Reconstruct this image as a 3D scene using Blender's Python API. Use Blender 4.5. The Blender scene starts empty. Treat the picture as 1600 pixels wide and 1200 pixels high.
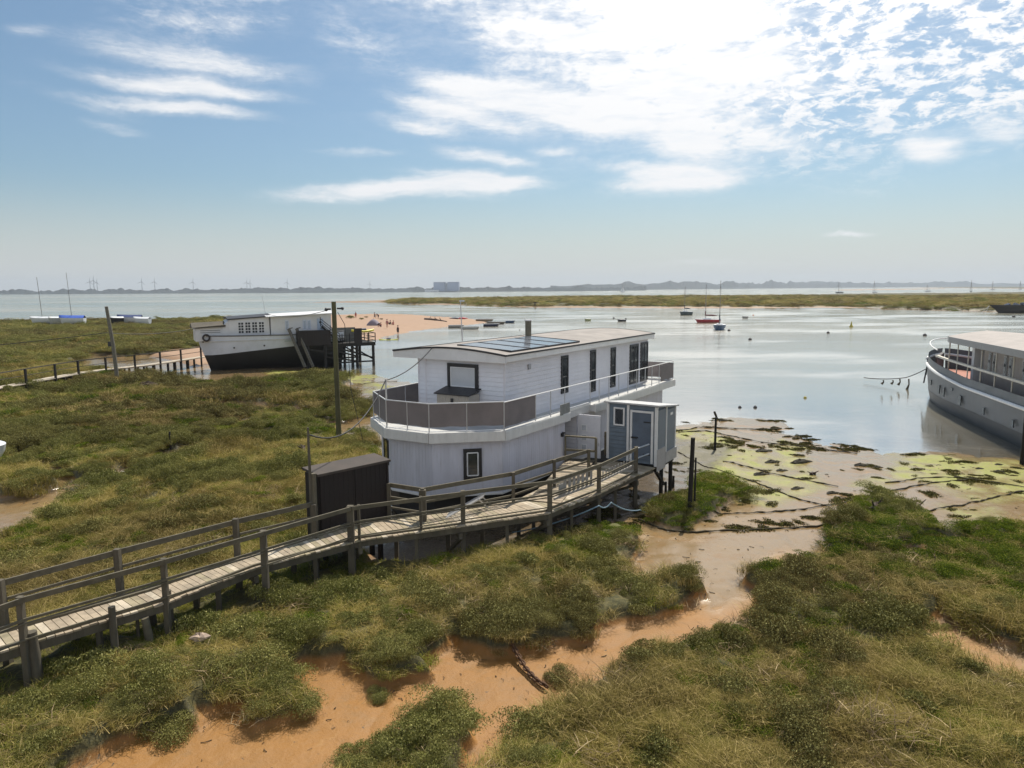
import bpy, bmesh, math, random
import numpy as np
from math import sin, cos, tan, atan, atan2, radians, pi, sqrt, exp, asin, hypot
S = bpy.context.scene
random.seed(7); RNG = np.random.default_rng(7)
# ------------------------------------------------------------------ camera
CAMZ = 8.0; FPX = 1110.0; PIT = atan(149/1110); ROLL = radians(-0.36)
fwd = np.array([0, cos(PIT), -sin(PIT)]); rgt = np.array([1., 0, 0]); upv = np.cross(rgt, fwd)
RR = rgt*cos(ROLL)+upv*sin(ROLL); UU = upv*cos(ROLL)-rgt*sin(ROLL)
cd = bpy.data.cameras.new('camera'); cam = bpy.data.objects.new('camera', cd)
S.collection.objects.link(cam)
from mathutils import Matrix, Vector
M = Matrix(((RR[0], UU[0], -fwd[0], 0), (RR[1], UU[1], -fwd[1], 0), (RR[2], UU[2], -fwd[2], CAMZ), (0, 0, 0, 1)))
cam.matrix_world = M
cd.sensor_width = 36; cd.lens = FPX/1600*36; cd.clip_start = 0.1; cd.clip_end = 40000
S.camera = cam
def ray(x, y): return fwd+RR*((x-800)/FPX)-UU*((y-600)/FPX)
def G(x, y, z=0.):                       # world point of the surveyed photo point at height z
    d = ray(x, y); t = (z-CAMZ)/d[2]; return np.array([0, 0, CAMZ])+d*t
def atD(x, y, D):
    d = ray(x, y); return np.array([0, 0, CAMZ])+d*(D/d[1])
# ------------------------------------------------------------------ sun, sky, exposure
SUN_AZ, SUN_EL = radians(24), radians(57)
sl = bpy.data.lights.new('sun', 'SUN'); sl.energy = 4.8; sl.angle = radians(0.6); sl.color = (1, .93, .81)
so = bpy.data.objects.new('sun', sl); S.collection.objects.link(so)
sd = Vector((sin(SUN_AZ)*cos(SUN_EL), cos(SUN_AZ)*cos(SUN_EL), sin(SUN_EL)))
so.rotation_euler = sd.to_track_quat('Z', 'Y').to_euler()
so.location = (20, 0, 60)
S.view_settings.view_transform = 'Standard'; S.view_settings.look = 'None'
S.view_settings.exposure = 0.12; S.view_settings.gamma = 1
W = bpy.data.worlds.new('World'); S.world = W; W.use_nodes = True
class NT:
    def __init__(s, t): s.t = t; s.n = t.nodes; s.l = t.links
    def new(s, ty, **k):
        n = s.n.new(ty)
        for a, b in k.items():
            if a == 'inp':
                for i, v in b.items(): s.put(n.inputs[i], v)
            else: setattr(n, a, b)
        return n
    def put(s, i, v):
        if isinstance(v, bpy.types.NodeSocket): s.l.new(v, i)
        else: i.default_value = v
    def m(s, op, a, b=0., c=0., clamp=False):
        n = s.n.new('ShaderNodeMath'); n.operation = op; n.use_clamp = clamp
        for i, v in enumerate((a, b, c)): s.put(n.inputs[i], v)
        return n.outputs[0]
    def mix(s, f, a, b, bt='MIX'):
        n = s.n.new('ShaderNodeMix'); n.data_type = 'RGBA'; n.blend_type = bt
        s.put(n.inputs[0], f); s.put(n.inputs[6], a if not isinstance(a, tuple) else (*a, 1)[:4]); s.put(n.inputs[7], b if not isinstance(b, tuple) else (*b, 1)[:4])
        return n.outputs[2]
    def noise(s, vec, scale, detail=4, rough=.55, dist=0., col=False):
        n = s.n.new('ShaderNodeTexNoise')
        if vec is not None: s.l.new(vec, n.inputs['Vector'])
        n.inputs['Scale'].default_value = scale; n.inputs['Detail'].default_value = detail
        n.inputs['Roughness'].default_value = rough; n.inputs['Distortion'].default_value = dist
        return n.outputs[1 if col else 0]
    def ss(s, v, a, b, lo=0., hi=1.):
        n = s.n.new('ShaderNodeMapRange'); n.interpolation_type = 'SMOOTHSTEP'
        s.put(n.inputs[0], v)
        for i, x in enumerate((a, b, lo, hi)): n.inputs[i+1].default_value = x
        return n.outputs[0]
    def vm(s, op, a, b=(0, 0, 0)):
        n = s.n.new('ShaderNodeVectorMath'); n.operation = op
        s.put(n.inputs[0], a)
        if op == 'SCALE': s.put(n.inputs[3], b)
        else: s.put(n.inputs[1], b)
        return n.outputs[1 if op in ('LENGTH', 'DOT_PRODUCT', 'DISTANCE') else 0]
w = NT(W.node_tree)
bg = [n for n in w.n if n.type == 'BACKGROUND'][0]
sky = w.new('ShaderNodeTexSky', sky_type='NISHITA', sun_disc=False, sun_elevation=SUN_EL, sun_rotation=SUN_AZ,
            air_density=1.0, dust_density=1.6, ozone_density=1.6)
tc = w.new('ShaderNodeTexCoord').outputs['Generated']
sep = w.new('ShaderNodeSeparateXYZ', inp={0: tc})
az = w.m('ARCTAN2', sep.outputs[0], sep.outputs[1]); el = w.m('ARCSINE', sep.outputs[2])
ae = w.new('ShaderNodeCombineXYZ', inp={0: az, 1: el}).outputs[0]
# cloud-plane coordinates for the texture of the cloud deck
zc = w.m('MAXIMUM', sep.outputs[2], .02)
pl = w.vm('DIVIDE', tc, w.new('ShaderNodeCombineXYZ', inp={0: zc, 1: zc, 2: zc}).outputs[0])
aeg = w.new('ShaderNodeMapping', inp={0: ae, 3: (1., 2.1, 1.)}).outputs[0]
def dirae(x, y):
    d = ray(x, y); d = d/np.linalg.norm(d); return np.array([atan2(d[0], d[1]), asin(d[2])])
dn = w.noise(ae, 7, 5, .6, col=True)
aed = w.vm('ADD', ae, w.vm('SCALE', w.vm('SUBTRACT', dn, (.5, .5, .5)), .034))
dn2 = w.noise(ae, 3.2, 3, .6, col=True)
aeb = w.vm('ADD', ae, w.vm('SCALE', w.vm('SUBTRACT', dn2, (.5, .5, .5)), .16))
streaks = [(70, 48, 500, 124, 20, .75, 0), (60, 100, 475, 160, 13, 1.0, 0), (100, 144, 440, 188, 10, .95, 0),
 (110, 182, 240, 204, 8, .45, 0), (0, 125, 240, 188, 8, .25, 0), (0, 44, 90, 50, 8, .4, 0),
 (390, 306, 700, 290, 15, .85, 0), (560, 296, 890, 288, 16, .8, 0), (610, 270, 860, 292, 12, .6, 0),
 (570, 186, 735, 210, 14, .75, 0), (620, 118, 850, 160, 17, 1.0, 0), (700, 125, 1110, 214, 24, 1.2, 0), (590, 148, 860, 206, 18, 1.0, 0),
 (670, 232, 850, 262, 12, .75, 0), (470, 236, 650, 246, 6, .35, 0), (820, 232, 910, 240, 7, .5, 0),
 (920, 294, 1200, 268, 20, .8, 0), (930, 262, 1180, 286, 14, .6, 0), (980, 225, 1190, 250, 20, .7, 0), (1140, 215, 1310, 240, 14, .4, 0),
 (520, -60, 1000, 120, 42, .9, 1), (850, 90, 1260, 215, 34, 1.2, 1), (900, 0, 1350, 150, 84, 1.25, 1),
 (1390, 225, 1520, 238, 22, .85, 0), (1480, 205, 1640, 215, 14, .6, 0), (1310, 240, 1352, 238, 7, .5, 0), (1270, 150, 1700, 185, 34, .8, 1),
 (210, -30, 460, 40, 44, .6, 1), (120, -40, 330, 50, 30, .4, 1), (1278, 362, 1376, 364, 4, .55, 0), (1000, 415, 1250, 405, 6, .25, 0),
 (470, 20, 640, 130, 30, .3, 1), (1000, -400, 1300, -100, 350, 1.2, 1)]
acc = None; accb = None
for x0, y0, x1, y1, hw, amp, big in streaks:
    a, b = dirae(x0, y0), dirae(x1, y1); c = (a+b)/2; L = np.linalg.norm(b-a)/2*1.08
    mp = w.new('ShaderNodeMapping', vector_type='TEXTURE')
    w.l.new(aeb if big else aed, mp.inputs[0])
    mp.inputs[1].default_value = (c[0], c[1], 0); mp.inputs[2].default_value = (0, 0, atan2(b[1]-a[1], b[0]-a[0])); mp.inputs[3].default_value = (L, hw/FPX*1.35, 1)
    ln = w.vm('LENGTH', mp.outputs[0])
    v = w.ss(ln, 1.12, 0.02, 0, amp)
    if big: accb = v if accb is None else w.m('ADD', accb, v)
    else: acc = v if acc is None else w.m('ADD', acc, v)
# altocumulus field to the upper right: cells in the cloud plane
dn3 = w.noise(aeg, 9, 3, .6, col=True)
pld = w.vm('ADD', aeg, w.vm('SCALE', w.vm('SUBTRACT', dn3, (.5, .5, .5)), .06))
cell = w.noise(pld, 31.0, 5, .65)
fine = w.noise(pld, 60.0, 4, .6)
stm = w.new('ShaderNodeMapping', inp={0: aed, 2: (0, 0, radians(16)), 3: (1.6, 9.5, 1.)}).outputs[0]
strk = w.noise(stm, 2.6, 5, .6)
def blob(x0, y0, rx, ry, s_in=.1):
    c = dirae(x0, y0); mp = w.new('ShaderNodeMapping', vector_type='TEXTURE'); w.l.new(aeb, mp.inputs[0])
    mp.inputs[1].default_value = (c[0], c[1], 0); mp.inputs[3].default_value = (rx/FPX, ry/FPX, 1)
    return w.ss(w.vm('LENGTH', mp.outputs[0]), 1., s_in)
alto = w.m('MULTIPLY', blob(1430, 10, 430, 240, .45), w.ss(w.m('ADD', cell, w.m('MULTIPLY', fine, .3)), .56, .76))
dens = w.m('ADD', w.m('MULTIPLY', acc, w.ss(strk, .30, .62, .66, 1.25)), w.m('MULTIPLY', accb, w.m('MULTIPLY', w.ss(w.m('ADD', w.m('MULTIPLY', cell, .6), w.m('MULTIPLY', fine, .4)), .34, .64, .50, 1.15), w.ss(strk, .34, .60, .42, 1.12))))
gap = w.m('MULTIPLY', blob(1470, 60, 200, 150, .2), w.ss(cell, .62, .42))
dens = w.m('MAXIMUM', w.m('SUBTRACT', dens, gap), w.m('MULTIPLY', alto, .9))
veil = w.m('MULTIPLY', blob(1130, -60, 820, 380, .0), .40)          # thin high veil round the sun
back = w.ss(w.m('ADD', sep.outputs[1], w.m('MULTIPLY', w.noise(tc, 1.6, 4, .6), .5)), .25, -.25, 0, .55)      # unseen bright cloud cover added behind the camera as fill light
dens = w.m('ADD', w.m('MAXIMUM', dens, back), veil, clamp=True)
glow = w.m('POWER', w.m('MAXIMUM', w.vm('DOT_PRODUCT', tc, tuple(sd)), 0.), 7.)
fib = w.noise(w.new('ShaderNodeMapping', inp={0: aed, 2: (0, 0, radians(11)), 3: (2.6, 17., 1.)}).outputs[0], 3.4, 7, .68)
er = w.m('ADD', w.m('MULTIPLY', w.m('SUBTRACT', fib, .5), 1.15), w.m('MULTIPLY', w.m('SUBTRACT', fine, .5), .55))
band_ = w.m('MULTIPLY', w.m('MULTIPLY', dens, w.m('SUBTRACT', 1., dens)), 4.)
dens = w.m('ADD', dens, w.m('MULTIPLY', er, w.m('ADD', w.m('MULTIPLY', band_, .80), .10)), clamp=True)
dens = w.m('MULTIPLY', w.ss(dens, -.06, 1.12), w.m('ADD', w.ss(fib, .25, .62, .80, 1.04), w.m('MULTIPLY', glow, .35)), clamp=True)
ccol = w.mix(glow, (8.2, 8.35, 8.6), (20.0, 19.0, 17.8))
skyc = w.mix(1., sky.outputs[0], (.72, .88, .93), 'MULTIPLY')
hz = w.ss(el, 0.15, -.01, 0, .8)
skyc = w.mix(hz, skyc, (6.7, 6.75, 6.65))
fin = w.mix(dens, skyc, ccol)
w.l.new(fin, bg.inputs[0]); bg.inputs[1].default_value = .1
# ------------------------------------------------------------------ mesh helpers
MATS = {}
def mat(name, col, rough=.7, var=.12, vs=6., metal=0., bump=.0, bs=40., alpha=None, spec=.5, dirt=0., dirtcol=(.05, .045, .03), stretch=None, emit=None, coords='Object'):
    if name in MATS: return MATS[name]
    m_ = bpy.data.materials.new(name); m_.use_nodes = True; t = NT(m_.node_tree); p = t.n['Principled BSDF']
    co = t.new('ShaderNodeTexCoord').outputs[coords]
    if stretch:
        mp = t.new('ShaderNodeMapping'); t.l.new(co, mp.inputs[0]); mp.inputs[3].default_value = stretch; co = mp.outputs[0]
    n1 = t.noise(co, vs, 5, .6)
    f = t.ss(n1, .3, .7, 1-var, 1+var)
    c = t.mix(1., col, t.new('ShaderNodeCombineXYZ', inp={0: f, 1: f, 2: f}).outputs[0], 'MULTIPLY')
    if dirt:
        n2 = t.noise(co, vs*2.7, 6, .7)
        c = t.mix(t.ss(n2, .5, .72, 0, dirt), c, dirtcol)
    t.l.new(c, p.inputs['Base Color'])
    t.put(p.inputs['Roughness'], t.ss(n1, .2, .8, max(rough-.08, .02), min(rough+.08, 1)))
    p.inputs['Metallic'].default_value = metal; p.inputs['Specular IOR Level'].default_value = spec
    if bump:
        n3 = t.noise(co, bs, 4, .6); b = t.new('ShaderNodeBump', inp={'Height': n3, 'Strength': bump, 'Distance': .02}); t.l.new(b.outputs[0], p.inputs['Normal'])
    MATS[name] = m_; return m_
class MB:
    def __init__(s): s.v = []; s.f = []; s.mi = []; s.smooth = []
    def add(s, vs, fs, mi=0, sm=False):
        o = len(s.v); s.v += [tuple(map(float, p)) for p in vs]
        for f in fs: s.f.append([o+i for i in f]); s.mi.append(mi); s.smooth.append(sm)
        return s
    def box(s, c, size, rz=0., mi=0, rx=0., ry=0.):
        hx, hy, hz_ = [k/2 for k in size]
        R = Matrix.Rotation(rz, 3, 'Z') @ Matrix.Rotation(ry, 3, 'Y') @ Matrix.Rotation(rx, 3, 'X')
        vs = [R @ Vector((x, y, z))+Vector(c) for z in (-hz_, hz_) for y in (-hy, hy) for x in (-hx, hx)]
        return s.add(vs, [(0, 2, 3, 1), (4, 5, 7, 6), (0, 1, 5, 4), (2, 6, 7, 3), (0, 4, 6, 2), (1, 3, 7, 5)], mi)
    def bb(s, x0, x1, y0, y1, z0, z1, mi=0): return s.box(((x0+x1)/2, (y0+y1)/2, (z0+z1)/2), (abs(x1-x0), abs(y1-y0), abs(z1-z0)), mi=mi)
    def beam(s, p, q, w_, h, mi=0, up=(0, 0, 1), off=0.):
        p, q = Vector(p), Vector(q); d = (q-p).normalized(); u = Vector(up)
        if abs(d.dot(u)) > .98: u = Vector((0, 1, 0))
        r = d.cross(u).normalized(); u = r.cross(d)
        vs = [a+r*(sx*w_/2)+u*(sz*h/2+off) for a in (p, q) for sz in (-1, 1) for sx in (-1, 1)]
        return s.add(vs, [(0, 1, 3, 2), (4, 6, 7, 5), (0, 4, 5, 1), (2, 3, 7, 6), (0, 2, 6, 4), (1, 5, 7, 3)], mi)
    def tube(s, pts, r, n=8, mi=0, cap=True, sm=True):
        pts = [Vector(p) for p in pts]; rs = r if isinstance(r, (list, tuple)) else [r]*len(pts)
        vs = []; ref = None
        for i, p in enumerate(pts):
            d = (pts[min(i+1, len(pts)-1)]-pts[max(i-1, 0)]).normalized()
            u = Vector((0, 0, 1)) if abs(d.z) < .9 else Vector((0, 1, 0))
            if ref is not None: u = ref
            a = d.cross(u).normalized(); b = a.cross(d).normalized(); ref = b
            for k in range(n):
                t_ = 2*pi*k/n; vs.append(p+a*(cos(t_)*rs[i])+b*(sin(t_)*rs[i]))
        fs = [(i*n+k, i*n+(k+1) % n, (i+1)*n+(k+1) % n, (i+1)*n+k) for i in range(len(pts)-1) for k in range(n)]
        s.add(vs, fs, mi, sm)
        if cap: s.add(vs[:n], [tuple(range(n))[::-1]], mi); s.add(vs[-n:], [tuple(range(n))], mi)
        return s
    def prism(s, poly, z0, z1, mi=0, mtop=None):
        n = len(poly); vs = [(x, y, z0) for x, y in poly]+[(x, y, z1) for x, y in poly]
        s.add(vs, [tuple(range(n))[::-1]]+[(i, (i+1) % n, n+(i+1) % n, n+i) for i in range(n)], mi)
        return s.add(vs, [tuple(range(n, 2*n))], mi if mtop is None else mtop)
    def loft(s, secs, mi=0, sm=True, closed=False, cap=False):
        n = len(secs[0]); vs = [p for c in secs for p in c]; m_ = n if closed else n-1
        s.add(vs, [(i*n+k, i*n+(k+1) % n, (i+1)*n+(k+1) % n, (i+1)*n+k) for i in range(len(secs)-1) for k in range(m_)], mi, sm)
        if cap: s.add(secs[0], [tuple(range(n))[::-1]], mi); s.add(secs[-1], [tuple(range(n))], mi)
        return s
    def sphere(s, c, r, n=10, m_=7, mi=0, sq=1.):
        secs = [[(c[0]+r*sin(pi*j/m_)*cos(2*pi*k/n), c[1]+r*sin(pi*j/m_)*sin(2*pi*k/n), c[2]-sq*r*cos(pi*j/m_)) for k in range(n)] for j in range(m_+1)]
        return s.loft(secs, mi, True, True)
    def rock(s, c, r, sx=1., sy=1., sz=.6, seed=0, mi=0):
        rd = random.Random(seed); n, m_ = 9, 6; ph = [rd.uniform(0, 6) for _ in range(6)]
        def k_(a, b): return 1+.22*sin(a*2+ph[0]+b)+.14*sin(a*3+ph[1]-2*b)+.1*sin(a*5+b*4+ph[2])
        secs = [[(c[0]+sx*r*sin(pi*j/m_)*cos(2*pi*k/n)*k_(2*pi*k/n, j), c[1]+sy*r*sin(pi*j/m_)*sin(2*pi*k/n)*k_(2*pi*k/n, j+1), c[2]-sz*r*cos(pi*j/m_)*k_(2*pi*k/n, j*2)) for k in range(n)] for j in range(m_+1)]
        return s.loft(secs, mi, False, True)
    def build(s, name, mats, parent=None, label=None):
        me = bpy.data.meshes.new(name); me.from_pydata(s.v, [], s.f)
        for m_ in (mats if isinstance(mats, (list, tuple)) else [mats]): me.materials.append(m_)
        me.polygons.foreach_set('material_index', s.mi); me.polygons.foreach_set('use_smooth', s.smooth); me.update()
        o = bpy.data.objects.new(name, me); S.collection.objects.link(o)
        if parent: o.parent = parent
        if label: o['label'] = label
        return o
def tag(o, label, cat, group=None):
    o['label'] = label; o['category'] = cat
    if group: o['group'] = group
    return o
def thing(name, label, cat, loc=(0, 0, 0), rz=0., group=None):
    o = bpy.data.objects.new(name, None); S.collection.objects.link(o); o.empty_display_size = .2
    o.location = tuple(map(float, loc)); o.rotation_euler = (0, 0, rz); return tag(o, label, cat, group)
def kids(o): return [c for c in S.objects if c.parent == o]
def dup(o, loc=None, rz=None, label=None, parent=None, scale=None):
    ch = [c for c in ALLK(o)]
    c = o.copy(); S.collection.objects.link(c)
    if parent: c.parent = parent
    if loc is not None: c.location = tuple(map(float, loc))
    if rz is not None: c.rotation_euler = (0, 0, rz)
    if scale: c.scale = (scale,)*3
    if label: c['label'] = label
    for k in ch: dup(k, parent=c)
    return c
def ALLK(o): return [c for c in bpy.data.objects if c.parent == o]
# ------------------------------------------------------------------ value noise
_T = RNG.random((256, 256))
def vn(x, y, s, o=0):
    x = x/s+o*17.3; y = y/s+o*9.1
    xi = np.floor(x).astype(np.int64); yi = np.floor(y).astype(np.int64); fx = x-xi; fy = y-yi
    fx = fx*fx*(3-2*fx); fy = fy*fy*(3-2*fy)
    a = _T[xi & 255, yi & 255]; b = _T[(xi+1) & 255, yi & 255]; c = _T[xi & 255, (yi+1) & 255]; d = _T[(xi+1) & 255, (yi+1) & 255]
    return (a*(1-fx)+b*fx)*(1-fy)+(c*(1-fx)+d*fx)*fy-.5
def fbm(x, y, s, o=0, n=3):
    r = 0; a = 1.
    for i in range(n): r = r+a*vn(x, y, s, o+i); a *= .5; s *= .47
    return r
def sstep(x, a, b): t_ = np.clip((x-a)/(b-a), 0, 1); return t_*t_*(3-2*t_)
def sdist(px, py, poly):                 # signed distance, + inside
    P_ = np.array(poly); out = np.full(px.shape, -60.)
    mg = 8.
    sel = (px > P_[:, 0].min()-mg) & (px < P_[:, 0].max()+mg) & (py > P_[:, 1].min()-mg) & (py < P_[:, 1].max()+mg)
    x = px[sel]; y = py[sel]
    if x.size == 0: return out
    d2 = np.full(x.shape, 1e9); ins = np.zeros(x.shape, bool)
    for i in range(len(P_)):
        ax, ay = P_[i]; bx, by = P_[(i+1) % len(P_)]; ex, ey = bx-ax, by-ay
        t_ = np.clip(((x-ax)*ex+(y-ay)*ey)/(ex*ex+ey*ey+1e-12), 0, 1)
        d2 = np.minimum(d2, (x-ax-t_*ex)**2+(y-ay-t_*ey)**2)
        if ay != by: ins ^= ((ay > y) != (by > y)) & (x < (bx-ax)*(y-ay)/(by-ay)+ax)
    out[sel] = np.where(ins, 1, -1)*np.sqrt(d2); return out
def pdist(px, py, line):
    P_ = np.array(line); d2 = np.full(px.shape, 1e9)
    for i in range(len(P_)-1):
        ax, ay = P_[i]; ex, ey = P_[i+1]-P_[i]
        t_ = np.clip(((px-ax)*ex+(py-ay)*ey)/(ex*ex+ey*ey+1e-12), 0, 1)
        d2 = np.minimum(d2, (px-ax-t_*ex)**2+(py-ay-t_*ey)**2)
    return np.sqrt(d2)
def GP(pts, z=-.02): return [tuple(G(x, y, z)[:2]) for x, y in pts]
ZW = -.25
# ------------------------------------------------------------------ the land: survey outlines
MARSH = [
 # left marsh: near creek edge, round the tip, under the walkway, behind the house, back along the far boardwalk
 GP([(-150, 1400), (60, 1300), (120, 1200), (180, 1168), (250, 1150), (300, 1138), (312, 1122), (360, 1106), (378, 1118), (397, 1138), (442, 1130), (478, 1116), (478, 1096), (458, 1070), (448, 1040), (469, 1030), (495, 1036), (525, 1036), (560, 1052), (575, 1066), (597, 1074), (616, 1064), (668, 1060), (672, 1048), (650, 1033), (661, 1027), (684, 1014), (695, 997), (725, 1009), (770, 1020), (819, 1016), (845, 1007), (897, 1010), (931, 1003), (935, 986), (972, 979), (1017, 965), (1055, 954), (1096, 937), (1114, 933), (1109, 927), (1075, 924), (1049, 918), (1015, 920), (985, 915), (985, 893), (990, 876), (1000, 856), (996, 838), (962, 826), (930, 832), (890, 842), (840, 858), (760, 862), (690, 862), (620, 860), (560, 855), (500, 850), (520, 800), (560, 760), (585, 720), (590, 700), (583, 688), (531, 682), (512, 672), (500, 672), (505, 662), (540, 658), (583, 648), (585, 640), (560, 634), (545, 630), (500, 628), (540, 620), (535, 612), (552, 598), (540, 590), (500, 586), (430, 598), (400, 601), (340, 602), (300, 603), (240, 592), (215, 592), (190, 583), (120, 592), (0, 602), (-300, 640), (-600, 700), (-600, 1400)]),
 GP([(-500, 503), (0, 505), (100, 503), (230, 504), (330, 500), (420, 500), (400, 520), (305, 545), (260, 549), (200, 553), (150, 551), (100, 544), (0, 541), (-500, 548)], .3),
 GP([(-500, 548), (0, 543), (90, 546), (130, 556), (100, 566), (50, 578), (0, 585), (-500, 610)], .3),
 GP([(-300, 600), (0, 588), (60, 574), (120, 570), (170, 578), (150, 590), (0, 605), (-300, 640)], .3),
 # big foreground right marsh
 GP([(640, 1500), (700, 1230), (735, 1172), (785, 1125), (826, 1090), (849, 1078), (856, 1065), (862, 1046), (894, 1033), (961, 1009), (1010, 981), (1055, 982), (1037, 978), (1109, 957), (1131, 941), (1187, 927), (1184, 882), (1169, 875), (1172, 866), (1195, 860), (1240, 864), (1262, 841), (1296, 826), (1300, 792), (1319, 770), (1360, 749), (1386, 759), (1427, 770), (1450, 785), (1480, 800), (1525, 792), (1600, 796), (1900, 820), (2300, 900), (2300, 1040), (1900, 1010), (1700, 978), (1600, 964), (1555, 952), (1520, 936), (1492, 917), (1482, 908), (1476, 918), (1440, 924), (1412, 923), (1430, 940), (1450, 957), (1480, 976), (1560, 1022), (1600, 1038), (1750, 1110), (2100, 1300), (2100, 1600)], .72),
 # bush islet at the bottom
 GP([(490, 1300), (500, 1190), (515, 1170), (579, 1144), (624, 1129), (642, 1110), (657, 1091), (695, 1087), (725, 1099), (740, 1122), (721, 1131), (719, 1151), (716, 1190), (690, 1300)], .55),
 # clump round the post by the shed
 GP([(1007, 804), (1030, 789), (1075, 781), (1097, 759), (1124, 755), (1176, 774), (1142, 785), (1109, 804), (1060, 824), (1022, 822)]),
 # island across the water
 GP([(600, 473), (640, 475.5), (700, 475.5), (740, 477), (800, 479), (850, 480), (1000, 480.5), (1200, 481), (1300, 480), (1420, 483), (1500, 485), (1600, 487.5), (1900, 500), (1900, 452), (1600, 458), (1300, 461.5), (1000, 465), (800, 467.5), (640, 469), (600, 472)], 0.),
 # far point at the right
 GP([(1420, 448.6), (1500, 450.0), (1600, 451.2), (1900, 454), (1900, 446.6), (1600, 448.3), (1500, 448.3)], 0.),
]
HOLES = [GP([(-200, 860), (0, 850), (60, 822), (98, 800), (132, 778), (112, 760), (75, 768), (50, 776), (0, 782), (-200, 790)]), GP([(170, 742), (230, 730), (262, 712), (300, 704), (300, 714), (262, 730), (215, 750)]), GP([(300, 628), (420, 632), (520, 648), (520, 655), (400, 645), (290, 640)]),
 GP([(1440, 845), (1475, 842), (1480, 850), (1455, 858)]), GP([(65, 712), (82, 702), (88, 708), (75, 718)]), GP([(380, 690), (415, 684), (420, 690), (395, 697)]),
 GP([(400, 727), (425, 720), (428, 726), (410, 733)]), GP([(500, 628), (560, 620), (600, 610), (620, 640), (585, 640), (545, 632)]),
 GP([(65, 622), (80, 618), (90, 622), (75, 627)]), GP([(545, 700), (520, 694), (515, 668), (570, 654), (583, 668), (560, 678), (535, 690)])]
DITCH = [(GP([(0, 618), (90, 622), (200, 606), (330, 614)]), .5), (GP([(380, 622), (480, 616), (540, 606)]), .4), (GP([(330, 660), (420, 668), (520, 660)]), .35), (GP([(180, 700), (260, 690), (330, 668), (400, 655)]), .4), (GP([(420, 640), (500, 636), (560, 640)]), .35), (GP([(0, 680), (80, 676), (160, 690)]), .35), (GP([(230, 790), (300, 770), (420, 765)]), .2), (GP([(30, 880), (160, 850), (300, 830)]), .16),
 (GP([(108, 776), (125, 768), (187, 752), (245, 737), (262, 715), (310, 700), (420, 694)]), .45), (GP([(0, 650), (60, 648), (120, 640), (180, 630)]), .5),
 (GP([(0, 706), (40, 728), (80, 745), (115, 760)]), .3), (GP([(190, 652), (260, 640), (330, 634), (420, 640), (500, 655)]), .25), (GP([(300, 706), (345, 692), (380, 686)]), .3),
 (GP([(1170, 868), (1250, 876), (1340, 880), (1400, 872), (1470, 852), (1600, 850)]), .25), (GP([(60, 715), (100, 690), (130, 680)]), .2),
 (GP([(300, 600), (380, 608), (460, 600), (540, 610)]), .3)]
LAND = [[(-160., -40.), (-160., 40.)]+GP([ (-600, 560), (-300, 548), (-300, 500.5), (0, 501), (100, 501), (230, 500), (340, 496.5), (420, 495), (540, 494.5), (590, 493.6), (652, 493.6), (700, 496), (740, 499), (762, 501.5), (758, 504), (740, 507), (704, 510), (660, 515), (620, 522), (588, 531), (555, 536), (500, 546), (470, 560), (490, 577), (505, 578), (560, 581), (610, 590), (660, 604), (700, 622), (800, 650), (900, 662), (1058, 665), (1075, 660), (1130, 652), (1215, 658), (1232, 668), (1270, 690), (1340, 700), (1400, 708), (1480, 706), (1560, 710), (1600, 716), (1700, 735), (2000, 790), (2600, 850)], ZW)+[(60., -40.)],
 GP([(600, 474), (640, 477), (700, 477.5), (740, 478.5), (800, 481), (850, 482.5), (1000, 483), (1200, 483.5), (1280, 482.5), (1420, 484), (1500, 486), (1600, 488.5), (1900, 501), (1900, 451), (1600, 457.5), (1300, 461), (1000, 464.5), (800, 467), (640, 468.5), (480, 473), (480, 473.8)], ZW),
 GP([(1400, 448.8), (1500, 450.5), (1600, 451.7), (1900, 454), (1900, 446.5), (1600, 448), (1500, 448)], ZW), GP([(1290, 454.3), (1400, 453.2), (1480, 451.6), (1480, 450.8), (1400, 451.6), (1310, 452.7)], ZW)]
SAND = [GP([(540, 494), (652, 493), (700, 495), (765, 501), (758, 505), (704, 511), (660, 516), (620, 523), (586, 533), (545, 540), (470, 540), (420, 520), (420, 500)], ZW), GP([(236, 560), (250, 551), (300, 545), (345, 545), (350, 570), (300, 575), (270, 566)], ZW)]
ALGAE = [(GP([(1060, 690), (1130, 690), (1260, 720), (1290, 760), (1200, 790), (1090, 770)]), .62), (GP([(1380, 700), (1700, 720), (1700, 790), (1520, 780), (1400, 745)]), .6),
 (GP([(1060, 664), (1110, 668), (1150, 690), (1150, 706), (1110, 712), (1150, 735), (1180, 756), (1140, 758), (1090, 742), (1060, 720)]), 1.), (GP([(1215, 680), (1245, 690), (1262, 718), (1240, 728), (1222, 715), (1212, 700)]), 1.),
 (GP([(1400, 708), (1470, 704), (1560, 714), (1640, 730), (1600, 745), (1540, 745), (1500, 760), (1450, 752), (1420, 728)]), .85), (GP([(1335, 755), (1360, 745), (1395, 750), (1380, 762)]), 1.), (GP([(410, 577), (500, 576), (600, 583), (560, 598), (480, 592), (430, 588)]), .9),
 (GP([(440, 664), (500, 660), (520, 690), (470, 690)]), .9), (GP([(880, 830), (960, 815), (1000, 835), (960, 870), (890, 870)]), .6), (GP([(740, 868), (820, 860), (850, 880), (780, 890)]), .4), (GP([(1480, 790), (1560, 790), (1530, 815), (1490, 810)]), .6), (GP([(560, 590), (650, 606), (640, 625), (600, 625), (560, 610)]), .6), (GP([(560, 700), (586, 692), (590, 720), (560, 740)]), .6)]
SHADEP = [(-4.2, 19.6), (-1.5, 20.4), (1.2, 21.4), (3.0, 23.4), (4.8, 25.6), (7.6, 28.6), (11.5, 36.), (6., 41.5), (-1., 33.), (-6., 28.), (-5.2, 23.5)]  # outline of the ground darkened and lowered to imitate shade under house and walkway
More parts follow.
